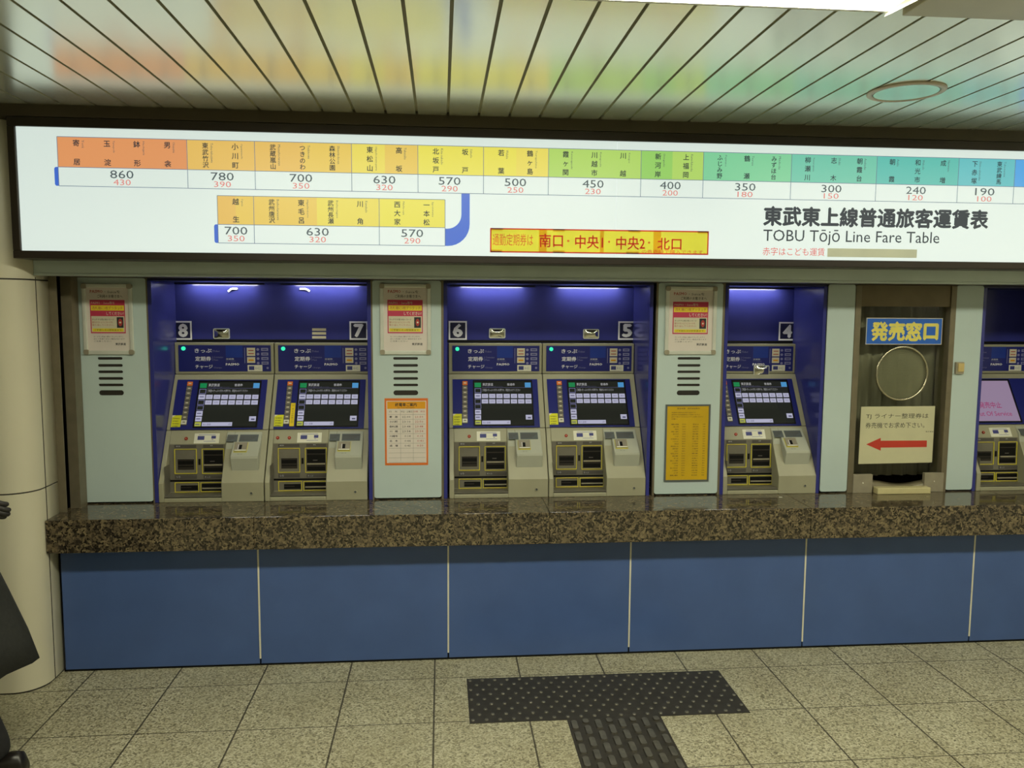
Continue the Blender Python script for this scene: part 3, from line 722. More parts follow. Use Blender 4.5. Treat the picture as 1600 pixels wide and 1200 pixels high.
mb.rect(f_cr, zr(f_cr, zl, 1166, 300, 1210, 360), .006, .0068, 'black'); mb.rect(f_cr, zr(f_cr, zl, 1152, 296, 1164, 362), .006, .0075, 'white_paint'); mb.rect(f_cr, zr(f_cr, zl, 1120, 372, 1276, 384), .006, .0085, 'label_white')
mb.build('card_mouth', cr)
MB().text(f_cr, 'カード', zr(f_cr, zl, 1168, 412, 1236, 426), .0006, 'label_strip', 0, 1).build('lettering', cr)
a_, e_ = f_bt.P(*zl(1368, 966)); mb = MB(); mb.ring(f_bt, a_, e_, [(.0095, 0), (.0095, .003), (.006, .004), (.006, 0)], 'housing', 24); mb.disc(f_bt, a_, e_, .0062, 0, .0024, 'plate_grey', 20); mb.rect(f_bt, (a_ - .001, e_ - .004, a_ + .001, e_ + .004), .0024, .0027, 'black')
mb.build('key_lock', root)

m8 = copy_tree(root, (0.271, .20, ZC), 'grey ticket machine below the number 8 plate')
m7 = copy_tree(root, (0.779, .20, ZC), 'grey ticket machine below the number 7 plate, with a tall yellow strip beside its screen')
m5 = copy_tree(root, (2.199, .20, ZC), 'grey ticket machine below the number 5 plate')
m4 = copy_tree(root, (3.1135, .20, ZC), 'grey ticket machine below the number 4 plate, alone in its alcove')
m3 = copy_tree(root, (4.512, .20, ZC), 'grey ticket machine cut by the right edge, with a lilac out of service screen')
# shut down machine: another picture on its screen, no green lamp
for ch in kids(m3):
    if ch.name.startswith('touch_screen'):
        for g in kids(ch):
            old = g
        mb = MB(); mb.rect(f_up, zr(f_up, zh, 394, 558, 1106, 1078), .0045, .0052, 'screen_pink')
        mb.text(f_up, '発売中止', zr(f_up, zh, 600, 828, 900, 906), .0056, 'screen_magenta', .01); mb.text(f_up, 'Out Of Service', zr(f_up, zh, 510, 950, 1010, 1004), .0056, 'screen_magenta', .004)
        n_ = mb.build('screen_display', ts); n_.parent = ch; n_['label'] = 'lilac out of service screen'; bpy.data.objects.remove(old)
    elif ch.name.startswith('status_lamp'): bpy.data.objects.remove(ch)
for ch in kids(m3):
    if ch.name.startswith('touch_screen'): ch.location.x -= .098
    elif ch.name.startswith('selector_strip'):
        for g in kids(ch): bpy.data.objects.remove(g)
        bpy.data.objects.remove(ch)
# machine 7 carries a second red lamp
a_, e_ = f_lo.P(*zl(236, 204)); mb = MB(); mb.disc(f_lo, a_, e_, .0082, 0, .004, 'red_lamp'); mb.disc(f_lo, a_, e_, .004, .004, .006, 'red_lens')
o_ = mb.build('indicator_lamp', root); o_.parent = m7; o_['label'] = 'small red indicator lamp'
# yellow notes stuck beside the screens
def note(mx, num, h=1.0):
    dx = mx - MX; f_ = Fr(f_up.o + Vector((dx, 0, 0)), f_up.ux, f_up.uy)
    q = zr(f_up, zh, 138, 945, 246, 1082); r_ = thing('sticky_note', f_.at((q[0] + q[2]) / 2, q[1], .003), 'small square yellow note stuck beside the screen of ticket machine %s' % num, 'note', 'yellow notes beside the screens')
    MB().rect(f_, q, .003, .0036, 'note_yellow').build('paper', r_)
    mb = MB(); x0_, y0_, x1_, y1_ = q; mb.poly(f_, [(x0_, y1_), (x0_, y1_ - .012), (x0_ + .016, y1_)], .0036, .0048, 'label_white'); mb.build('curled_corner', r_)
    mb = MB()
    for i in range(4): mb.text(f_, '券売機案内', (x0_ + .006, y1_ - .022 - .014 * i, x1_ - .008 - .004 * (i % 2), y1_ - .014 - .014 * i), .0040, 'ink', 0, 1)
    mb.build('lettering', r_)
note(MX, '6'); note(2.199, '5'); note(0.271, '8'); note(0.779, '7')
dx = 0.779 - MX; f_ = Fr(f_up.o + Vector((dx, 0, 0)), f_up.ux, f_up.uy); q = zr(f_up, zh, 318, 812, 376, 1086)
r_ = thing('yellow_strip', f_.at((q[0] + q[2]) / 2, q[1], .010), 'tall narrow yellow strip label left of the screen of ticket machine 7', 'label')
MB().rect(f_, q, .0098, .0112, 'strip_yellow').build('paper', r_)
mb = MB(); mb.text(f_, 'カード', (q[0] + .006, q[3] - .02, q[2] - .006, q[3] - .008), .0114, 'ink', 0, 1)
for i, ch in enumerate('きっぷは左の口'): mb.char(f_, ch, (q[0] + q[2]) / 2, q[3] - .034 - .012 * i, .011, .0114, 'ink', 0, 1)
mb.build('lettering', r_)

# number plates, mirrors and bits on the alcove back walls
fn = wall(YN)
def number(n, u0, v0, u1, v1):
    r_ = fn.R(u0, v0, u1, v1); t_ = thing('number_plate', ((r_[0] + r_[2]) / 2, YN - .002, r_[1]), 'square navy plate with white border and the white number %d' % n, 'number plate', 'number plates over the ticket machines')
    MB().rect(fn, r_, .0002, .003, 'number_navy').build('plate', t_)
    MB().rim(fn, r_, .0085, .003, .0036, 'white_paint').build('border', t_)
    w_ = r_[2] - r_[0]; h_ = r_[3] - r_[1]
    MB().text(fn, str(n), (r_[0] + w_ * .27, r_[1] + h_ * .18, r_[2] - w_ * .27, r_[3] - h_ * .18), .0036, 'white_paint', .045).build('numeral', t_)
number(8, 272.0, 501.5, 300.5, 531); number(7, 546, 502, 575, 531); number(6, 701, 501.5, 729.5, 531); number(5, 966, 502, 993.5, 531); number(4, 1217, 503, 1243, 532)
def mirror(u0, v0, u1, v1, lab):
    r_ = fn.R(u0, v0, u1, v1); t_ = thing('small_mirror', ((r_[0] + r_[2]) / 2, YN - .004, r_[1]), lab, 'mirror', 'little mirrors on the alcove backs')
    MB().rrect(fn, r_, .008, .0002, .008, 'poster_frame').build('rim', t_)
    # slightly bulging polished face
    n = 8; mb = MB(); x0_, y0_, x1_, y1_ = r_[0] + .005, r_[1] + .005, r_[2] - .005, r_[3] - .005
    vs_ = [fn.at(x0_ + (x1_ - x0_) * i / n, y0_ + (y1_ - y0_) * j / n, .0082 + .007 * (1 - (2 * i / n - 1) ** 2) * (1 - (2 * j / n - 1) ** 2)) for j in range(n + 1) for i in range(n + 1)]
    mb.add(vs_, [(j * (n + 1) + i, j * (n + 1) + i + 1, (j + 1) * (n + 1) + i + 1, (j + 1) * (n + 1) + i) for j in range(n) for i in range(n)], 'mirror', True)
    mb.build('mirror_face', t_, fix=False)
mirror(333.5, 513, 359.5, 529.5, 'small rectangular mirror on the blue wall right of number 8'); mirror(764, 513, 789.5, 528.5, 'small rectangular mirror on the blue wall right of number 6'); mirror(911, 514, 935.5, 529.5, 'small rectangular mirror on the blue wall left of number 5')
# the mirror of machine 4 sits lower, on the header's bottom edge
fm = wall(HY - .0045); r_ = fm.R(1177.5, 571, 1201, 586)
t_ = thing('small_mirror', ((r_[0] + r_[2]) / 2, HY - .006, r_[1]), 'small rectangular mirror fixed low on the header of ticket machine 4', 'mirror', 'little mirrors on the alcove backs')
MB().rrect(fm, r_, .006, .0002, .007, 'poster_frame').build('rim', t_)
n = 8; mb = MB(); x0_, y0_, x1_, y1_ = r_[0] + .004, r_[1] + .004, r_[2] - .004, r_[3] - .004
mb.add([fm.at(x0_ + (x1_ - x0_) * i / n, y0_ + (y1_ - y0_) * j / n, .0072 + .007 * (1 - (2 * i / n - 1) ** 2) * (1 - (2 * j / n - 1) ** 2)) for j in range(n + 1) for i in range(n + 1)],
       [(j * (n + 1) + i, j * (n + 1) + i + 1, (j + 1) * (n + 1) + i + 1, (j + 1) * (n + 1) + i) for j in range(n) for i in range(n)], 'mirror', True); mb.build('mirror_face', t_, fix=False)
# three pale strips left of number 7
z7 = Z(410, 435, 1600 / 190)
for i, (y0_, y1_) in enumerate(((656, 690), (706, 740), (758, 792))):
    q = zr(fn, z7, 655, y0_, 838, y1_)
    tag(MB().rect(fn, q, .0002, .0025, 'label_cream').build('pale_strip'), '%s of three pale strips on the blue wall left of number 7' % ('topmost', 'middle', 'lowest')[i], 'strip', 'pale strips left of number 7')
# little white bent pieces under the lamps of the first alcove
def piece(pts, lab):
    mb = MB()
    for (a_, b_), (c_, d_) in zip(pts, pts[1:]):
        p, q_ = Vector(fn.P(*z_(a_, b_))), Vector(fn.P(*z_(c_, d_))); dn = (q_ - p).normalized(); nn = Vector((-dn.y, dn.x)) * .0048
        p -= dn * .003; q_ += dn * .003
        mb.poly(fn, [tuple(p - nn), tuple(q_ - nn), tuple(q_ + nn), tuple(p + nn)], .0004, .012, 'white_paint')
    tag(mb.build('white_piece', bevel=.001), lab, 'piece', 'white pieces under the alcove lamps')
z_ = Z(230, 435, 1600 / 190); piece([(1076, 168), (1108, 142), (1140, 136), (1186, 136)], 'small white bent bracket at the top of the wall above ticket machine 8')
z_ = Z(410, 435, 1600 / 190); piece([(502, 138), (566, 138), (596, 150), (618, 166)], 'small white bent bracket at the top of the wall above ticket machine 7')

# ------------------------------------------------------------------ posters and notices on the pale panels
def poster(u0, v0, u1, v1, place):
    r_ = fp.R(u0, v0, u1, v1); x0_, z0_, x1_, z1_ = r_
    t_ = thing('framed_poster', ((x0_ + x1_) / 2, YP - .004, z0_), 'silver framed white poster with pink box, %s' % place, 'poster', 'framed card notices on the pale panels')
    ww, hh = x1_ - x0_, z1_ - z0_
    mb = MB(); w = .019
    for q in ((x0_ + .012, z0_, x1_ - .012, z0_ + w), (x0_ + .012, z1_ - w, x1_ - .012, z1_), (x0_, z0_ + .012, x0_ + w, z1_ - .012), (x1_ - w, z0_ + .012, x1_, z1_ - .012)): mb.rect(fp, q, .0002, .012, 'poster_frame')
    mb.build('frame', t_, bevel=.004)
    for cx, cy in ((x0_, z0_), (x1_ - .024, z0_), (x0_, z1_ - .024), (x1_ - .024, z1_ - .024)):
        MB().rrect(fp, (cx, cy, cx + .024, cy + .024), .008, .0002, .0135, 'steel_light').build('corner_cap', t_)
    sh = MB().rect(fp, (x0_ + .015, z0_ + .015, x1_ - .015, z1_ - .015), .0004, .004, 'paper').build('poster_sheet', t_)
    X = lambda a: x0_ + ww * (a - 30) / 700; Y = lambda b: z1_ - hh * (b - 68) / 980
    R_ = lambda a, b, c, d: (X(a), Y(d), X(c), Y(b))
    mb = MB(); D = .0043
    mb.rect(fp, R_(135, 290, 618, 752), .004, .0044, 'magenta_print'); mb.rect(fp, R_(148, 515, 606, 735), .0044, .0047, 'label_cream')
    mb.rect(fp, R_(148, 366, 606, 438), .0044, .0047, 'yellow_print'); mb.rect(fp, R_(160, 685, 590, 728), .0047, .0050, 'yellow_print')
    mb.rect(fp, R_(500, 528, 592, 675), .0047, .0050, 'ink')
    a_, e_ = X(547), Y(601); mb.disc(fp, a_, e_, .0095, .0050, .0053, 'ink_red', 20, .018); mb.disc(fp, a_, e_, .0045, .0053, .0056, 'label_cream', 16)
    mb.build('printed_box', sh)
    mb = MB()
    mb.text(fp, 'PASMO', R_(145, 155, 320, 195), D, 'ink_red', .02, 1); mb.text(fp, '・Suicaを', R_(345, 160, 560, 198), D, 'ink', .0, 1)
    mb.text(fp, 'ご利用のお客さまへ', R_(240, 218, 590, 262), D, 'ink', .01, 1)
    mb.text(fp, 'PASMO・Suica等を', R_(155, 312, 480, 350), .0048, 'label_cream', 0, 1)
    mb.text(fp, '改札機に1枚ずつタッチ', R_(168, 380, 588, 425), .0050, 'ink_red', .0, 1); mb.text(fp, 'してください！', R_(360, 455, 600, 502), .0048, 'label_white', .01, 1)
    for i, s_ in enumerate(('タッチする際は他のカード', '重ならないようにカードを', '取り出してください。')): mb.text(fp, s_, R_(160, 548 + 38 * i, 440 + 20 * (i - 1) ** 2, 574 + 38 * i), .0051, 'ink_red' if i else 'ink', 0, 1)
    mb.text(fp, 'ご不明な点は駅係員まで', R_(185, 694, 560, 720), .0052, 'ink', 0, 1)
    for i, s_ in enumerate(('カードを２枚以上重ねてタッチしますと', '正しく処理できない場合があります', 'ご注意ください')): mb.text(fp, s_, R_(170, 788 + 32 * i, (580, 600, 410)[i], 808 + 32 * i), D, 'ink', 0, 1)
    mb.text(fp, '東武鉄道', R_(468, 885, 612, 918), D, 'ink', .02, 1)
    mb.build('lettering', sh)
poster(127.5, 443, 211, 554, 'on the panel beside the column'); poster(593, 443, 673.5, 554, 'above the orange timetable notice'); poster(1040, 447, 1117, 554, 'above the gold list')
# orange last train notice
r_ = fp.R(600.8, 622.4, 669, 726.4); x0_, z0_, x1_, z1_ = r_; ww, hh = x1_ - x0_, z1_ - z0_
t_ = thing('timetable_notice', ((x0_ + x1_) / 2, YP - .001, z0_), 'orange bordered last train timetable notice on the pale panel', 'notice')
MB().rect(fp, r_, .0002, .0014, 'orange_print').build('backing', t_)
X = lambda a: x0_ + ww * (a - 95) / 637; Y = lambda b: z1_ - hh * (b - 112) / 962
R_ = lambda a, b, c, d: (X(a), Y(d), X(c), Y(b))
MB().rect(fp, R_(122, 148, 708, 1040), .0014, .0018, 'paper').build('sheet', t_)
MB().rect(fp, R_(134, 158, 696, 262), .0018, .0021, 'amber_print').build('title_bar', t_)
mb = MB()
for i in range(11): yy = 342 + 69 * i; mb.rect(fp, R_(150, yy, 692, yy + 3), .0018, .0020, 'recess_grey')
for a_ in (325, 512): mb.rect(fp, R_(a_, 275, a_ + 3, 1010), .0018, .0020, 'recess_grey')
mb.build('rule_lines', t_)
mb = MB(); mb.text(fp, '終電車ご案内', R_(250, 178, 566, 228), .0023, 'ink', .02, 1); mb.text(fp, 'Last Train Information', R_(280, 236, 535, 252), .0023, 'ink', 0, 1)
mb.text(fp, '行　先', R_(160, 288, 282, 314), .0020, 'ink', 0, 1); mb.text(fp, '平日・土曜日', R_(332, 288, 500, 316), .0020, 'ink', 0, 1); mb.text(fp, '日曜　祝日', R_(520, 288, 684, 314), .0020, 'ink_red', 0, 1)
for i, (s_, a_, b_) in enumerate((('寄　居', '22:00', '21:50'), ('小川町', '23:10', '22:50'), ('森林公園', '23:48', '23:48'), ('川　越', '23:58', '23:54'), ('川越市', '0:14', '0:15'), ('志　木', '0:44', '0:41'), ('成　増', '0:45', '0:50'))):
    yy = 362 + 69 * i; mb.text(fp, s_, R_(166, yy, 284, yy + 30), .0020, 'ink', .02, 1); mb.text(fp, a_, R_(350 if len(a_) > 4 else 385, yy + 2, 474, yy + 30), .0020, 'ink', 0, 1); mb.text(fp, b_, R_(540 if len(b_) > 4 else 570, yy + 2, 660, yy + 30), .0020, 'ink_red', 0, 1)
mb.build('lettering', t_)
# gold list
r_ = fp.R(1040, 632, 1106.5, 751.5); x0_, z0_, x1_, z1_ = r_; ww, hh = x1_ - x0_, z1_ - z0_
t_ = thing('gold_list', ((x0_ + x1_) / 2, YP - .002, z0_), 'gold coloured printed list in a thin grey metal frame', 'notice')
MB().rim(fp, r_, .0085, .0002, .006, 'plate_grey').build('frame', t_)
MB().rect(fp, (x0_ + .006, z0_ + .006, x1_ - .006, z1_ - .006), .0002, .003, 'list_gold').build('sheet', t_)
X = lambda a: x0_ + ww * (a - 92) / 520; Y = lambda b: z1_ - hh * (b - 98) / 950
R_ = lambda a, b, c, d: (X(a), Y(d), X(c), Y(b))
mb = MB(); mb.text(fp, '乗車券類　発売時間案内', R_(225, 138, 485, 158), .0032, 'ink', 0, 1)
for i, s_ in enumerate(('普通券は発売当日限り有効です', '乗車券は有効期間内にご利用ください', '途中下車はできませんのでご注意ください', 'お願い')): mb.text(fp, s_, R_(162, 190 + 26 * i, (440, 490, 530, 230)[i], 205 + 26 * i), .0032, 'ink', 0, 1)
names_ = [s[1] for s in st]
for i in range(22):
    yy = 334 + 30 * i
    mb.text(fp, names_[i % len(names_)], R_(160 + 22 * (i % 3), yy, 250, yy + 15), .0032, 'ink', 0, 1); mb.text(fp, str(150 + 30 * i), R_(290, yy, 330, yy + 14), .0032, 'ink', 0, 1)
    mb.text(fp, names_[(i + 9) % len(names_)], R_(410, yy, 478, yy + 15), .0032, 'ink', 0, 1); mb.text(fp, str(160 + 20 * i), R_(530, yy, 560, yy + 14), .0032, 'ink', 0, 1)
mb.build('lettering', t_)

# ------------------------------------------------------------------ ticket window
wa, we = 3.800, 4.334
YG = 0.235; fg = wall(YG)
gt = fg.P(1410, 479)[1]
win = bpy.data.objects.new('window_1', None); COL.objects.link(win); win.location = ((wa + we) / 2, YP, ZC); win['org'] = tuple(win.location); struct(win)
win['label'] = 'ticket office window in a steel frame with round speaking ring'
mb = MB(); mb.box(wa - .012, YP - .004, ZC, wa + .020, .30, 1.848, 'steel'); mb.box(we - .026, YP - .004, ZC, we + .004, .30, 1.848, 'steel')
mb.build('window_frame', win, bevel=.002)
MB().box(wa + .020, YP + .004, gt, we - .026, .30, 1.848, 'steel_brown').build('head_panel', win)
MB().box(wa + .020, YG, 0.845, we - .026, YG + .006, gt, 'glass').build('window_pane', win)
cx, cz = 4.079, 1.386; r0 = .1405
mb = MB(); mb.ring(fg, cx, cz, [(r0 + .0065 * math.cos(2 * math.pi * i / 10), .004 + .0065 * math.sin(2 * math.pi * i / 10)) for i in range(10)], 'ring_metal', 64)
mb.build('speaking_ring', win)
mb = MB()
for i in range(-19, 20):
    z = i * .0068; hw = math.sqrt(max(r0 ** 2 - z ** 2, 0)) - .004
    if hw > .01: mb.rect(fg, (cx - hw, cz + z - .0022, cx + hw, cz + z + .0022), -.012, -.0085, 'grille')
mb.build('speaking_grille', win)
for u0, v0, u1, v1 in ((1333, 741.5, 1362, 767.5), (1444.5, 739, 1473, 764.5)):
    q = wall(YP - .006).R(u0, v0, u1, v1); b_ = MB().box(q[0], YP - .010, ZC, q[2], YP + .012, q[3], 'steel_light'); b_.disc(wall(YP - .010), (q[0] + q[2]) / 2, (q[1] + q[3]) / 2, .004, 0, .003, 'label_white', 12)
    b_.build('corner_plate', win, bevel=.002)
# curtain behind the glass
mb = MB(); n = 60; vs_ = []
for i in range(n + 1):
    x = wa - .05 + (we - wa + .1) * i / n; y = .35 + .012 * math.sin(i * .9) + .006 * math.sin(i * 2.3)
    vs_ += [(x, y, ZC + .06), (x, y, 1.86)]
mb.add(vs_, [(2 * i, 2 * i + 2, 2 * i + 3, 2 * i + 1) for i in range(n)], 'curtain', True)
cu_ = mb.build('drawn_curtain', fix=False); tag(cu_, 'grey brown curtain drawn closed behind the ticket window glass', 'curtain')
so = cu_.modifiers.new('thickness', 'SOLIDIFY'); so.thickness = .003
# blue sign on the glass
q = fg.R(1353.7, 496.5, 1470.4, 538.5); t_ = thing('window_sign', ((q[0] + q[2]) / 2, YG - .002, q[1]), 'blue sign with yellow characters on the ticket window glass', 'sign')
MB().rect(fg, q, .0002, .003, 'sign_blue').build('plate', t_); MB().rim(fg, q, .0035, .003, .0036, 'label_cream').build('border', t_)
ww, hh = q[2] - q[0], q[3] - q[1]; mb = MB()
for i, ch in enumerate('発売窓口'): 
    a_ = q[0] + ww * (.075 + .2225 * i); k_ = .205 if i < 3 else .178
    mb.text(fg, ch, (a_ + (.02 * ww if i == 3 else 0), q[1] + hh * (.16 if i < 3 else .2), a_ + ww * k_ + (.02 * ww if i == 3 else 0), q[3] - hh * (.17 if i < 3 else .23)), .0036, 'sign_letter', .045)
mb.build('lettering', t_)
# notice with red arrow
pts = [fg.P(*p) for p in ((1341, 725), (1456, 722.5), (1461, 634.5), (1345.5, 635.5))]
t_ = thing('arrow_notice', (pts[0][0] + .2, YG - .002, pts[0][1]), 'cream paper notice with black writing and a red arrow pointing left', 'notice')
MB().poly(fg, pts, .0002, .001, 'notice_paper').build('paper', t_)
zn = Z(1320, 610, 1267 / 190)
f2 = Fr(fg.o, (1, 0, -0.012), (0.012, 0, 1)); f2 = fg
mb = MB(); mb.text(fg, 'TJ ライナー整理券は', zr(fg, zn, 222, 242, 868, 298), .0013, 'ink', .0); mb.text(fg, '券売機でお求め下さい。', zr(fg, zn, 216, 335, 828, 390), .0013, 'ink', .0)
mb.text(fg, '東武鉄道', zr(fg, zn, 840, 422, 922, 436), .0013, 'ink', 0, 1)
mb.build('lettering', t_)
P_ = lambda X, Y: fg.P(*zn(X, Y))
mb = MB(); a0, a1, a2 = P_(222, 562), P_(373, 628), P_(373, 494)
mb.poly(fg, [a0, a1, a2], .001, .0014, 'arrow_red'); mb.poly(fg, [P_(372, 596), P_(852, 590), P_(854, 522), P_(374, 524)], .001, .0014, 'arrow_red')
mb.build('arrow', t_)
# cash tray
t_ = thing('cash_tray', (4.09, .17, ZC), 'shallow stone cash tray at the foot of the ticket window', 'tray')
q = wall(.16).R(1370, 761, 1452.5, 773)
mb = MB(); mb.box(q[0], .150, ZC, q[2], .196, ZC + .034, 'tray_stone'); mb.build('front_slab', t_, bevel=.004)
mb = MB(); n = 24; vs_ = []; a_, e_ = wa + .075, we - .085
for i in range(n + 1):
    s = i / n; x = a_ + (e_ - a_) * s; z = ZC + .062 - .020 * math.sin(math.pi * s) ** 2 + .006 * math.sin(math.pi * s * 2)
    vs_ += [(x, .198, ZC), (x, .198, z - .012), (x, .232, z), (x, .232, ZC)]
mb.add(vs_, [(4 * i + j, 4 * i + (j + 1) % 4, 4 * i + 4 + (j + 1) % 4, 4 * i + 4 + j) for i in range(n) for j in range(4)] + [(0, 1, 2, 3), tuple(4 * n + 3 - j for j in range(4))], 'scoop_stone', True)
mb.build('scooped_back', t_)
# switch
q = fp.R(1491.5, 565.5, 1503, 584); t_ = thing('wall_switch', ((q[0] + q[2]) / 2, YP - .01, q[1]), 'small cream switch box on the panel right of the ticket window', 'switch')
MB().rect(fp, q, .0002, .016, 'steel_light').build('box', t_, bevel=.002); MB().rect(fp, (q[0] + .009, q[1] + .012, q[2] - .003, q[3] - .006), .016, .022, 'switch_cream').build('rocker', t_, bevel=.002)

# ------------------------------------------------------------------ ceiling fittings
def lamp(x0_, x1_, y0_, y1_, m, lab, grp=None):
    t_ = thing('ceiling_light', ((x0_ + x1_) / 2, (y0_ + y1_) / 2, H), lab, 'ceiling light', grp)
    zt_ = H - .0005
    MB().box(x0_, y0_, H - .012, x1_, y1_, H - .002, m).build('diffuser', t_)
    for a_, e_ in ((y1_, y1_ + .012), (y0_ - .012, y0_)): MB().box(x0_ - .004, a_, H - .016, x1_ + .004, e_, zt_, 'lamp_white').build('side_rail', t_)
    return t_
LY0, LY1 = -1.85, -1.650
lamp(3.52, 5.4, LY0, LY1, 'lamp_diffuser', 'bright ceiling light strip beyond the grey cover panel, outside the right edge')
t_ = lamp(0.35, 2.852, LY0, LY1, 'lamp_diffuser', 'long bright ceiling light strip running parallel to the ticket wall')
mb = MB(); ze = H - .0005
mb.add([(2.853, LY1 + .012, H - .002), (2.853, LY0 - .012, H - .002), (2.853, LY0 - .012, H - .014), (2.853, LY1 + .012, H - .014), (2.890, LY0 - .012, H - .024), (2.850, LY1 + .016, H - .025), (2.900, LY0 - .012, H - .0006), (2.900, LY1 + .016, H - .0006)],
       [(0, 3, 2, 1), (3, 5, 4, 2), (5, 7, 6, 4), (0, 1, 6, 7), (0, 7, 5, 3), (1, 2, 4, 6)], 'lamp_white')
mb.build('end_cap', t_)
tag(MB().box(2.902, LY0 - .012, H - .020, 3.50, LY1 + .018, H - .0005, 'lamp_panel').build('cover_panel', bevel=.002), 'flat grey cover panel on the ceiling at the end of the light strip', 'cover panel')
lamp(-2.6, 5.0, -4.9, -4.7, 'fill_diffuser', 'added unseen ceiling light strip behind the viewpoint, second from the ticket wall', 'added light strips behind the viewpoint')  # fill light: both rows behind the viewpoint are added for ambient light
lamp(-2.6, 5.0, -7.3, -7.1, 'fill_diffuser', 'added unseen ceiling light strip behind the viewpoint, farthest from the ticket wall', 'added light strips behind the viewpoint')
fc = Fr((0, 0, H), (1, 0, 0), (0, -1, 0))
sxp, syp = 3.392, .838
t_ = thing('ceiling_speaker', (sxp, -syp, H), 'round flat disc fitting set in the ceiling strips', 'ceiling speaker')
MB().ring(fc, sxp, syp, [(.137, .0003), (.137, .004), (.131, .0075), (.117, .0075), (.115, .0003)], 'speaker_ring', 56).build('rim', t_)
MB().disc(fc, sxp, syp, .1125, .0003, .0055, 'ceiling_paint', 56).build('disc', t_)

# ------------------------------------------------------------------ tactile paving
def dots(x0_, y0_):
    mb = MB(); s = .4; mb.box(x0_, y0_ - s, 0, x0_ + s, y0_, .0022, 'tactile')
    fl = Fr((0, 0, .0022), (1, 0, 0), (0, 1, 0)); n = 14; nj = 9
    for j in range(nj):
        for i in range(n):
            if (i + j) % 2: continue
            cx_, cy_ = x0_ + s * (i + .5) / n, y0_ - s * (j + .5) / nj
            k = 10; vs_ = []
            for rr, hh_ in ((.0088, 0), (.0074, .0035), (.0050, .0045)): vs_ += [fl.at(cx_ + rr * math.cos(2 * math.pi * q / k), cy_ + rr * math.sin(2 * math.pi * q / k), hh_) for q in range(k)]
            mb.add(vs_, [(a * k + q, a * k + (q + 1) % k, (a + 1) * k + (q + 1) % k, (a + 1) * k + q) for a in range(2) for q in range(k)] , 'tactile_worn', True)
            mb.add(vs_[2 * k:], [tuple(range(k))], 'tactile_worn')
    return mb
TX, TY = 1.7665, -.2185
for i, lab in enumerate(('left', 'middle', 'right')):
    tag(dots(TX + .4003 * i, TY).build('tactile_tile'), 'dark dotted tactile floor tile, %s one of the three along the wall' % lab, 'tactile tile', 'dark tactile floor tiles')
def bars(x0_, y0_):
    mb = MB(); s = .4; mb.box(x0_, y0_ - s, 0, x0_ + s, y0_, .0022, 'tactile')
    fl = Fr((0, 0, .0022), (1, 0, 0), (0, 1, 0)); n = 8; pit = s / n; L = .074
    for i in range(n):
        cx_ = x0_ + pit * (i + .5); yy = y0_ - .012 + (.045 if i % 2 else 0)
        while yy > y0_ - s + .02:
            b0, b1 = max(yy - L, y0_ - s + .004), min(yy, y0_ - .004); yy -= .090
            if b1 - b0 < .026: continue
            pts_ = []
            for cyy, a in ((b1 - .0105, 0), (b0 + .0105, 180)):
                for q in range(7): t = math.radians(a + 180 * q / 6); pts_.append((cx_ + .0150 * math.cos(t), cyy + .0105 * math.sin(t)))
            k = len(pts_); my = (b0 + b1) / 2
            vs_ = [fl.at(a, b, 0) for a, b in pts_] + [fl.at(cx_ + (a - cx_) * .8, my + (b - my) * .92, .005) for a, b in pts_]
            mb.add(vs_, [(q, (q + 1) % k, k + (q + 1) % k, k + q) for q in range(k)], 'tactile'); mb.add(vs_[k:], [tuple(range(k))], 'tactile_worn')
    return mb
BX = 2.1745
tag(bars(BX, TY - .4003).build('tactile_tile'), 'dark barred tactile floor tile joining the dotted row', 'tactile tile', 'dark tactile floor tiles')
tag(bars(BX, TY - .8006).build('tactile_tile'), 'dark barred tactile floor tile farther from the wall, cut by the bottom edge', 'tactile tile', 'dark tactile floor tiles')

# paper scrap on the counter near machine 4
fcn = Fr((0, 0, ZC), (1, 0, 0), (0, 1, 0)); a_, e_ = fcn.P(1219.5, 777)
tag(MB().poly(fcn, [(a_ - .009, e_ - .006), (a_ + .008, e_ - .007), (a_ + .010, e_ + .005), (a_ - .007, e_ + .007)], .0002, .0012, 'label_white').build('paper_scrap'), 'tiny white paper scrap on the granite in front of ticket machine 4', 'paper scrap')

# ------------------------------------------------------------------ person walking out of the frame at the left
pr = thing('person', (-0.215, -0.80, 0), 'person in a long dark coat walking off at the left edge', 'person')
def skin_mesh(name, verts, edges, radii, m, parent, rootv=0, sub=2):
    me = bpy.data.meshes.new(name); org = Vector(parent['org'])
    me.from_pydata([Vector(v) - org for v in verts], edges, []); me.materials.append(M[m])
    o = bpy.data.objects.new(name, me); COL.objects.link(o); o.parent = parent; o['org'] = tuple(org)
    sk = o.modifiers.new('skin', 'SKIN'); sk.use_smooth_shade = True
    if not me.skin_vertices: me.skin_vertices.new()
    for i, r_ in enumerate(radii):
        d = me.skin_vertices[0].data[i]; d.radius = r_ if isinstance(r_, tuple) else (r_, r_); d.use_root = (i == rootv)
    ss_ = o.modifiers.new('smooth', 'SUBSURF'); ss_.levels = sub; ss_.render_levels = sub
    return o
py = -0.80; hx = -0.235
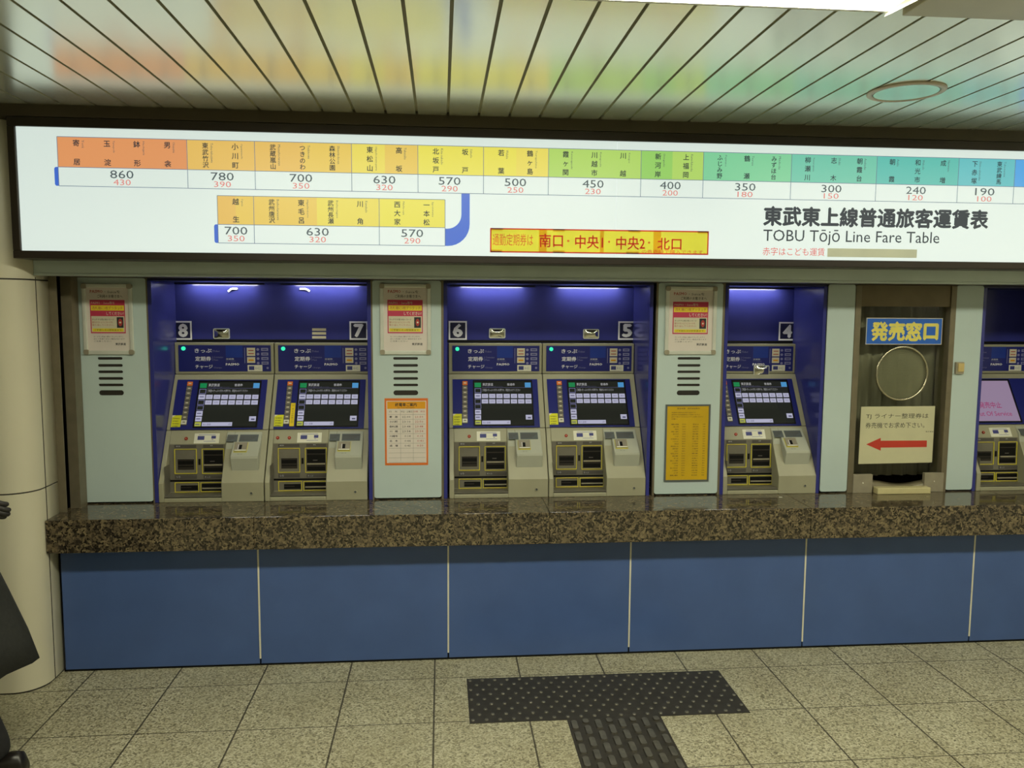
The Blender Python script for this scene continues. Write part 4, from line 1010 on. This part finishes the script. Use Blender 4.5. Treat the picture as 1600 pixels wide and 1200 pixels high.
V = [(hx, py, .93), (hx - .01, py, 1.10), (hx - .03, py, 1.28), (hx - .045, py, 1.42), (hx - .06, py, 1.49), (hx - .075, py, 1.56), (hx - .09, py, 1.64), (hx - .085, py, 1.70),
     # near leg, pushing off behind
     (hx + .02, py - .09, .88), (hx + .115, py - .085, .50), (hx + .255, py - .075, .115), (hx + .275, py - .075, .065), (hx + .20, py - .075, .035),
     # far leg, stepping ahead
     (hx - .03, py + .09, .88), (hx - .15, py + .085, .49), (hx - .22, py + .08, .10), (hx - .24, py + .08, .05), (hx - .36, py + .08, .035),
     # near arm, elbow back
     (hx - .03, py - .19, 1.40), (hx + .165, py - .225, 1.22), (hx + .285, py - .20, 1.10), (hx + .305, py - .20, 1.085),
     # far arm
     (hx - .05, py + .19, 1.40), (hx - .10, py + .23, 1.12), (hx - .28, py + .22, 1.02), (hx - .33, py + .21, 1.00)]
Ed = [(0, 1), (1, 2), (2, 3), (3, 4), (4, 5), (5, 6), (6, 7), (0, 8), (8, 9), (9, 10), (10, 11), (11, 12), (0, 13), (13, 14), (14, 15), (15, 16), (16, 17), (3, 18), (18, 19), (19, 20), (20, 21), (3, 22), (22, 23), (23, 24), (24, 25)]
Rd = [(.13, .10), (.13, .10), (.14, .11), (.12, .09), .055, .07, .088, .06, .085, .062, .036, .022, .016, .085, .062, .036, .022, .016, .030, .030, .022, .020, .030, .030, .022, .020]
body = skin_mesh('body', V, Ed, Rd, 'skin', pr)
# face and hands
mb = MB()
hc = Vector((hx - .09, py, 1.635))
def blob(mb, c, r, m, nu=14, nv=9):
    vs_ = []; 
    for j in range(nv + 1):
        a = math.pi * j / nv
        for i in range(nu): t = 2 * math.pi * i / nu; vs_.append((c[0] + r[0] * math.sin(a) * math.cos(t), c[1] + r[1] * math.sin(a) * math.sin(t), c[2] + r[2] * math.cos(a)))
    mb.add(vs_, [(j * nu + i, (j + 1) * nu + i, (j + 1) * nu + (i + 1) % nu, j * nu + (i + 1) % nu) for j in range(nv) for i in range(nu)], m, True)
for s in (-1, 1): blob(mb, hc + Vector((-.073, s * .030, .010)), (.010, .014, .008), 'label_white'); blob(mb, hc + Vector((-.081, s * .030, .010)), (.004, .006, .006), 'black'); blob(mb, hc + Vector((.008, s * .084, 0)), (.020, .010, .030), 'skin')
blob(mb, hc + Vector((-.096, 0, -.022)), (.018, .012, .022), 'skin'); blob(mb, hc + Vector((-.080, 0, -.060)), (.010, .026, .008), 'ink_red')
mb.build('face', pr)
mb = MB(); blob(mb, hc + Vector((.012, 0, .032)), (.098, .094, .090), 'hair', 20, 12); blob(mb, hc + Vector((.045, 0, -.02)), (.065, .086, .085), 'hair', 20, 12); mb.build('hair', pr)
def hand(base, d, name):
    b_ = Vector(base); d = Vector(d).normalized(); side = Vector((0, 1, 0)); dn = Vector((0, 0, -1))
    vs_ = [b_ - d * .05, b_, b_ + d * .04, b_ + d * .085]; ed_ = [(0, 1), (1, 2), (2, 3)]; rr = [(.030, .030), (.034, .030), (.044, .026), (.042, .022)]
    o = skin_mesh(name, vs_, ed_, rr, 'glove', pr, 0, 1)
    for q, L in enumerate((.070, .078, .074, .058)):
        s = b_ + d * .065 + dn * (.025 - .016 * q) * -1 ; p = [s, s + d * L * .45 , s + d * L * .75 + side * .012, s + d * L * .9 + side * .032]
        skin_mesh('finger', p, [(0, 1), (1, 2), (2, 3)], [.0115, .011, .0105, .009], 'glove', o, 0, 1)
    s = b_ + d * .02 + dn * -.016; skin_mesh('thumb', [s, s + d * .03 - dn * .02 + side * .01, s + d * .055 - dn * .022 + side * .025], [(0, 1), (1, 2)], [.016, .013, .010], 'glove', o, 0, 1)
hand(V[21], (.84, 0, -.54), 'glove'); hand(V[25], (-1, 0, -.1), 'glove')
# trousers, shoes
tv = [V[0], V[8], V[9], (V[10][0] + .03, V[10][1], .06), V[13], V[14], (V[15][0], V[15][1], .045)]
skin_mesh('trousers', tv, [(0, 1), (1, 2), (2, 3), (0, 4), (4, 5), (5, 6)], [(.14, .11), .100, .078, .064, .100, .078, .064], 'trousers', pr)
def shoe(c, ang):
    mb = MB(); prof = [(-.21, .055, .030), (-.17, .060, .042), (-.10, .062, .048), (-.03, .072, .040), (.03, .088, .038), (.065, .085, .034), (.078, .05, .024)]
    n = 14; vs_ = []; ca, sa = math.cos(ang), math.sin(ang)
    for x, h, w in prof:
        for i in range(n):
            t = 2 * math.pi * i / n; yy = w * math.cos(t); zz = max(h * .5 + h * .5 * math.sin(t), 0.0)
            vs_.append((c[0] + x * ca - zz * sa, c[1] + yy, c[2] + x * sa + zz * ca))
    k = len(prof)
    mb.add(vs_, [(a * n + i, a * n + (i + 1) % n, (a + 1) * n + (i + 1) % n, (a + 1) * n + i) for a in range(k - 1) for i in range(n)] + [tuple(range(n)), tuple((k - 1) * n + n - 1 - i for i in range(n))], 'shoe', True)
    mb.build('shoe', pr)
shoe((hx + .30, py - .075, .012), .06); shoe((hx - .25, py + .08, .001), 0.0)
# long coat: closed shell from shoulders to a flared hem, open at the back of the step
def coat():
    mb = MB(); n = 36
    rings = [(1.50, hx - .055, .075, .085), (1.45, hx - .045, .115, .175), (1.38, hx - .035, .150, .215), (1.20, hx - .015, .165, .205), (1.02, hx + .0, .165, .200), (.86, hx + .012, .185, .215), (.66, hx + .060, .215, .235), (.50, hx + .090, .245, .250), (.400, hx + .100, .265, .258)]
    vs_ = []
    for k, (z, cx_, rx, ry) in enumerate(rings):
        for i in range(n):
            t = 2 * math.pi * i / n; fl_ = max(0, (1.0 - z)) * .035 * math.sin(6 * t + .7)
            back = max(0, math.cos(t))
            vs_.append((cx_ + (rx + fl_) * math.cos(t), py + (ry + fl_) * math.sin(t), z - (.055 * (1 - back) if k == len(rings) - 1 else 0)))
    mb.add(vs_, [(a * n + i, (a + 1) * n + i, (a + 1) * n + (i + 1) % n, a * n + (i + 1) % n) for a in range(len(rings) - 1) for i in range(n)], 'coat', True)
    o = mb.build('coat', pr, fix=False); so_ = o.modifiers.new('thickness', 'SOLIDIFY'); so_.thickness = .006; so_.offset = -1
    return o
ctt = coat()
for a_, b_, c_ in ((18, 19, 20), (22, 23, 24)):
    e_ = Vector(V[b_]); w_ = e_.lerp(Vector(V[c_]), 1.0) + (Vector(V[c_ + 1]) - Vector(V[c_])) * 1.2; a0_ = Vector(V[a_]); a0_.y = py + (a0_.y - py) * .62; a0_.z += .005
    skin_mesh('sleeve', [a0_, Vector(V[a_]), Vector(V[a_]).lerp(e_, .5), e_, w_], [(0, 1), (1, 2), (2, 3), (3, 4)], [.075, .085, .074, .062, .050], 'coat', ctt)

for o in bpy.data.objects:
    if 'org' in o: del o['org']
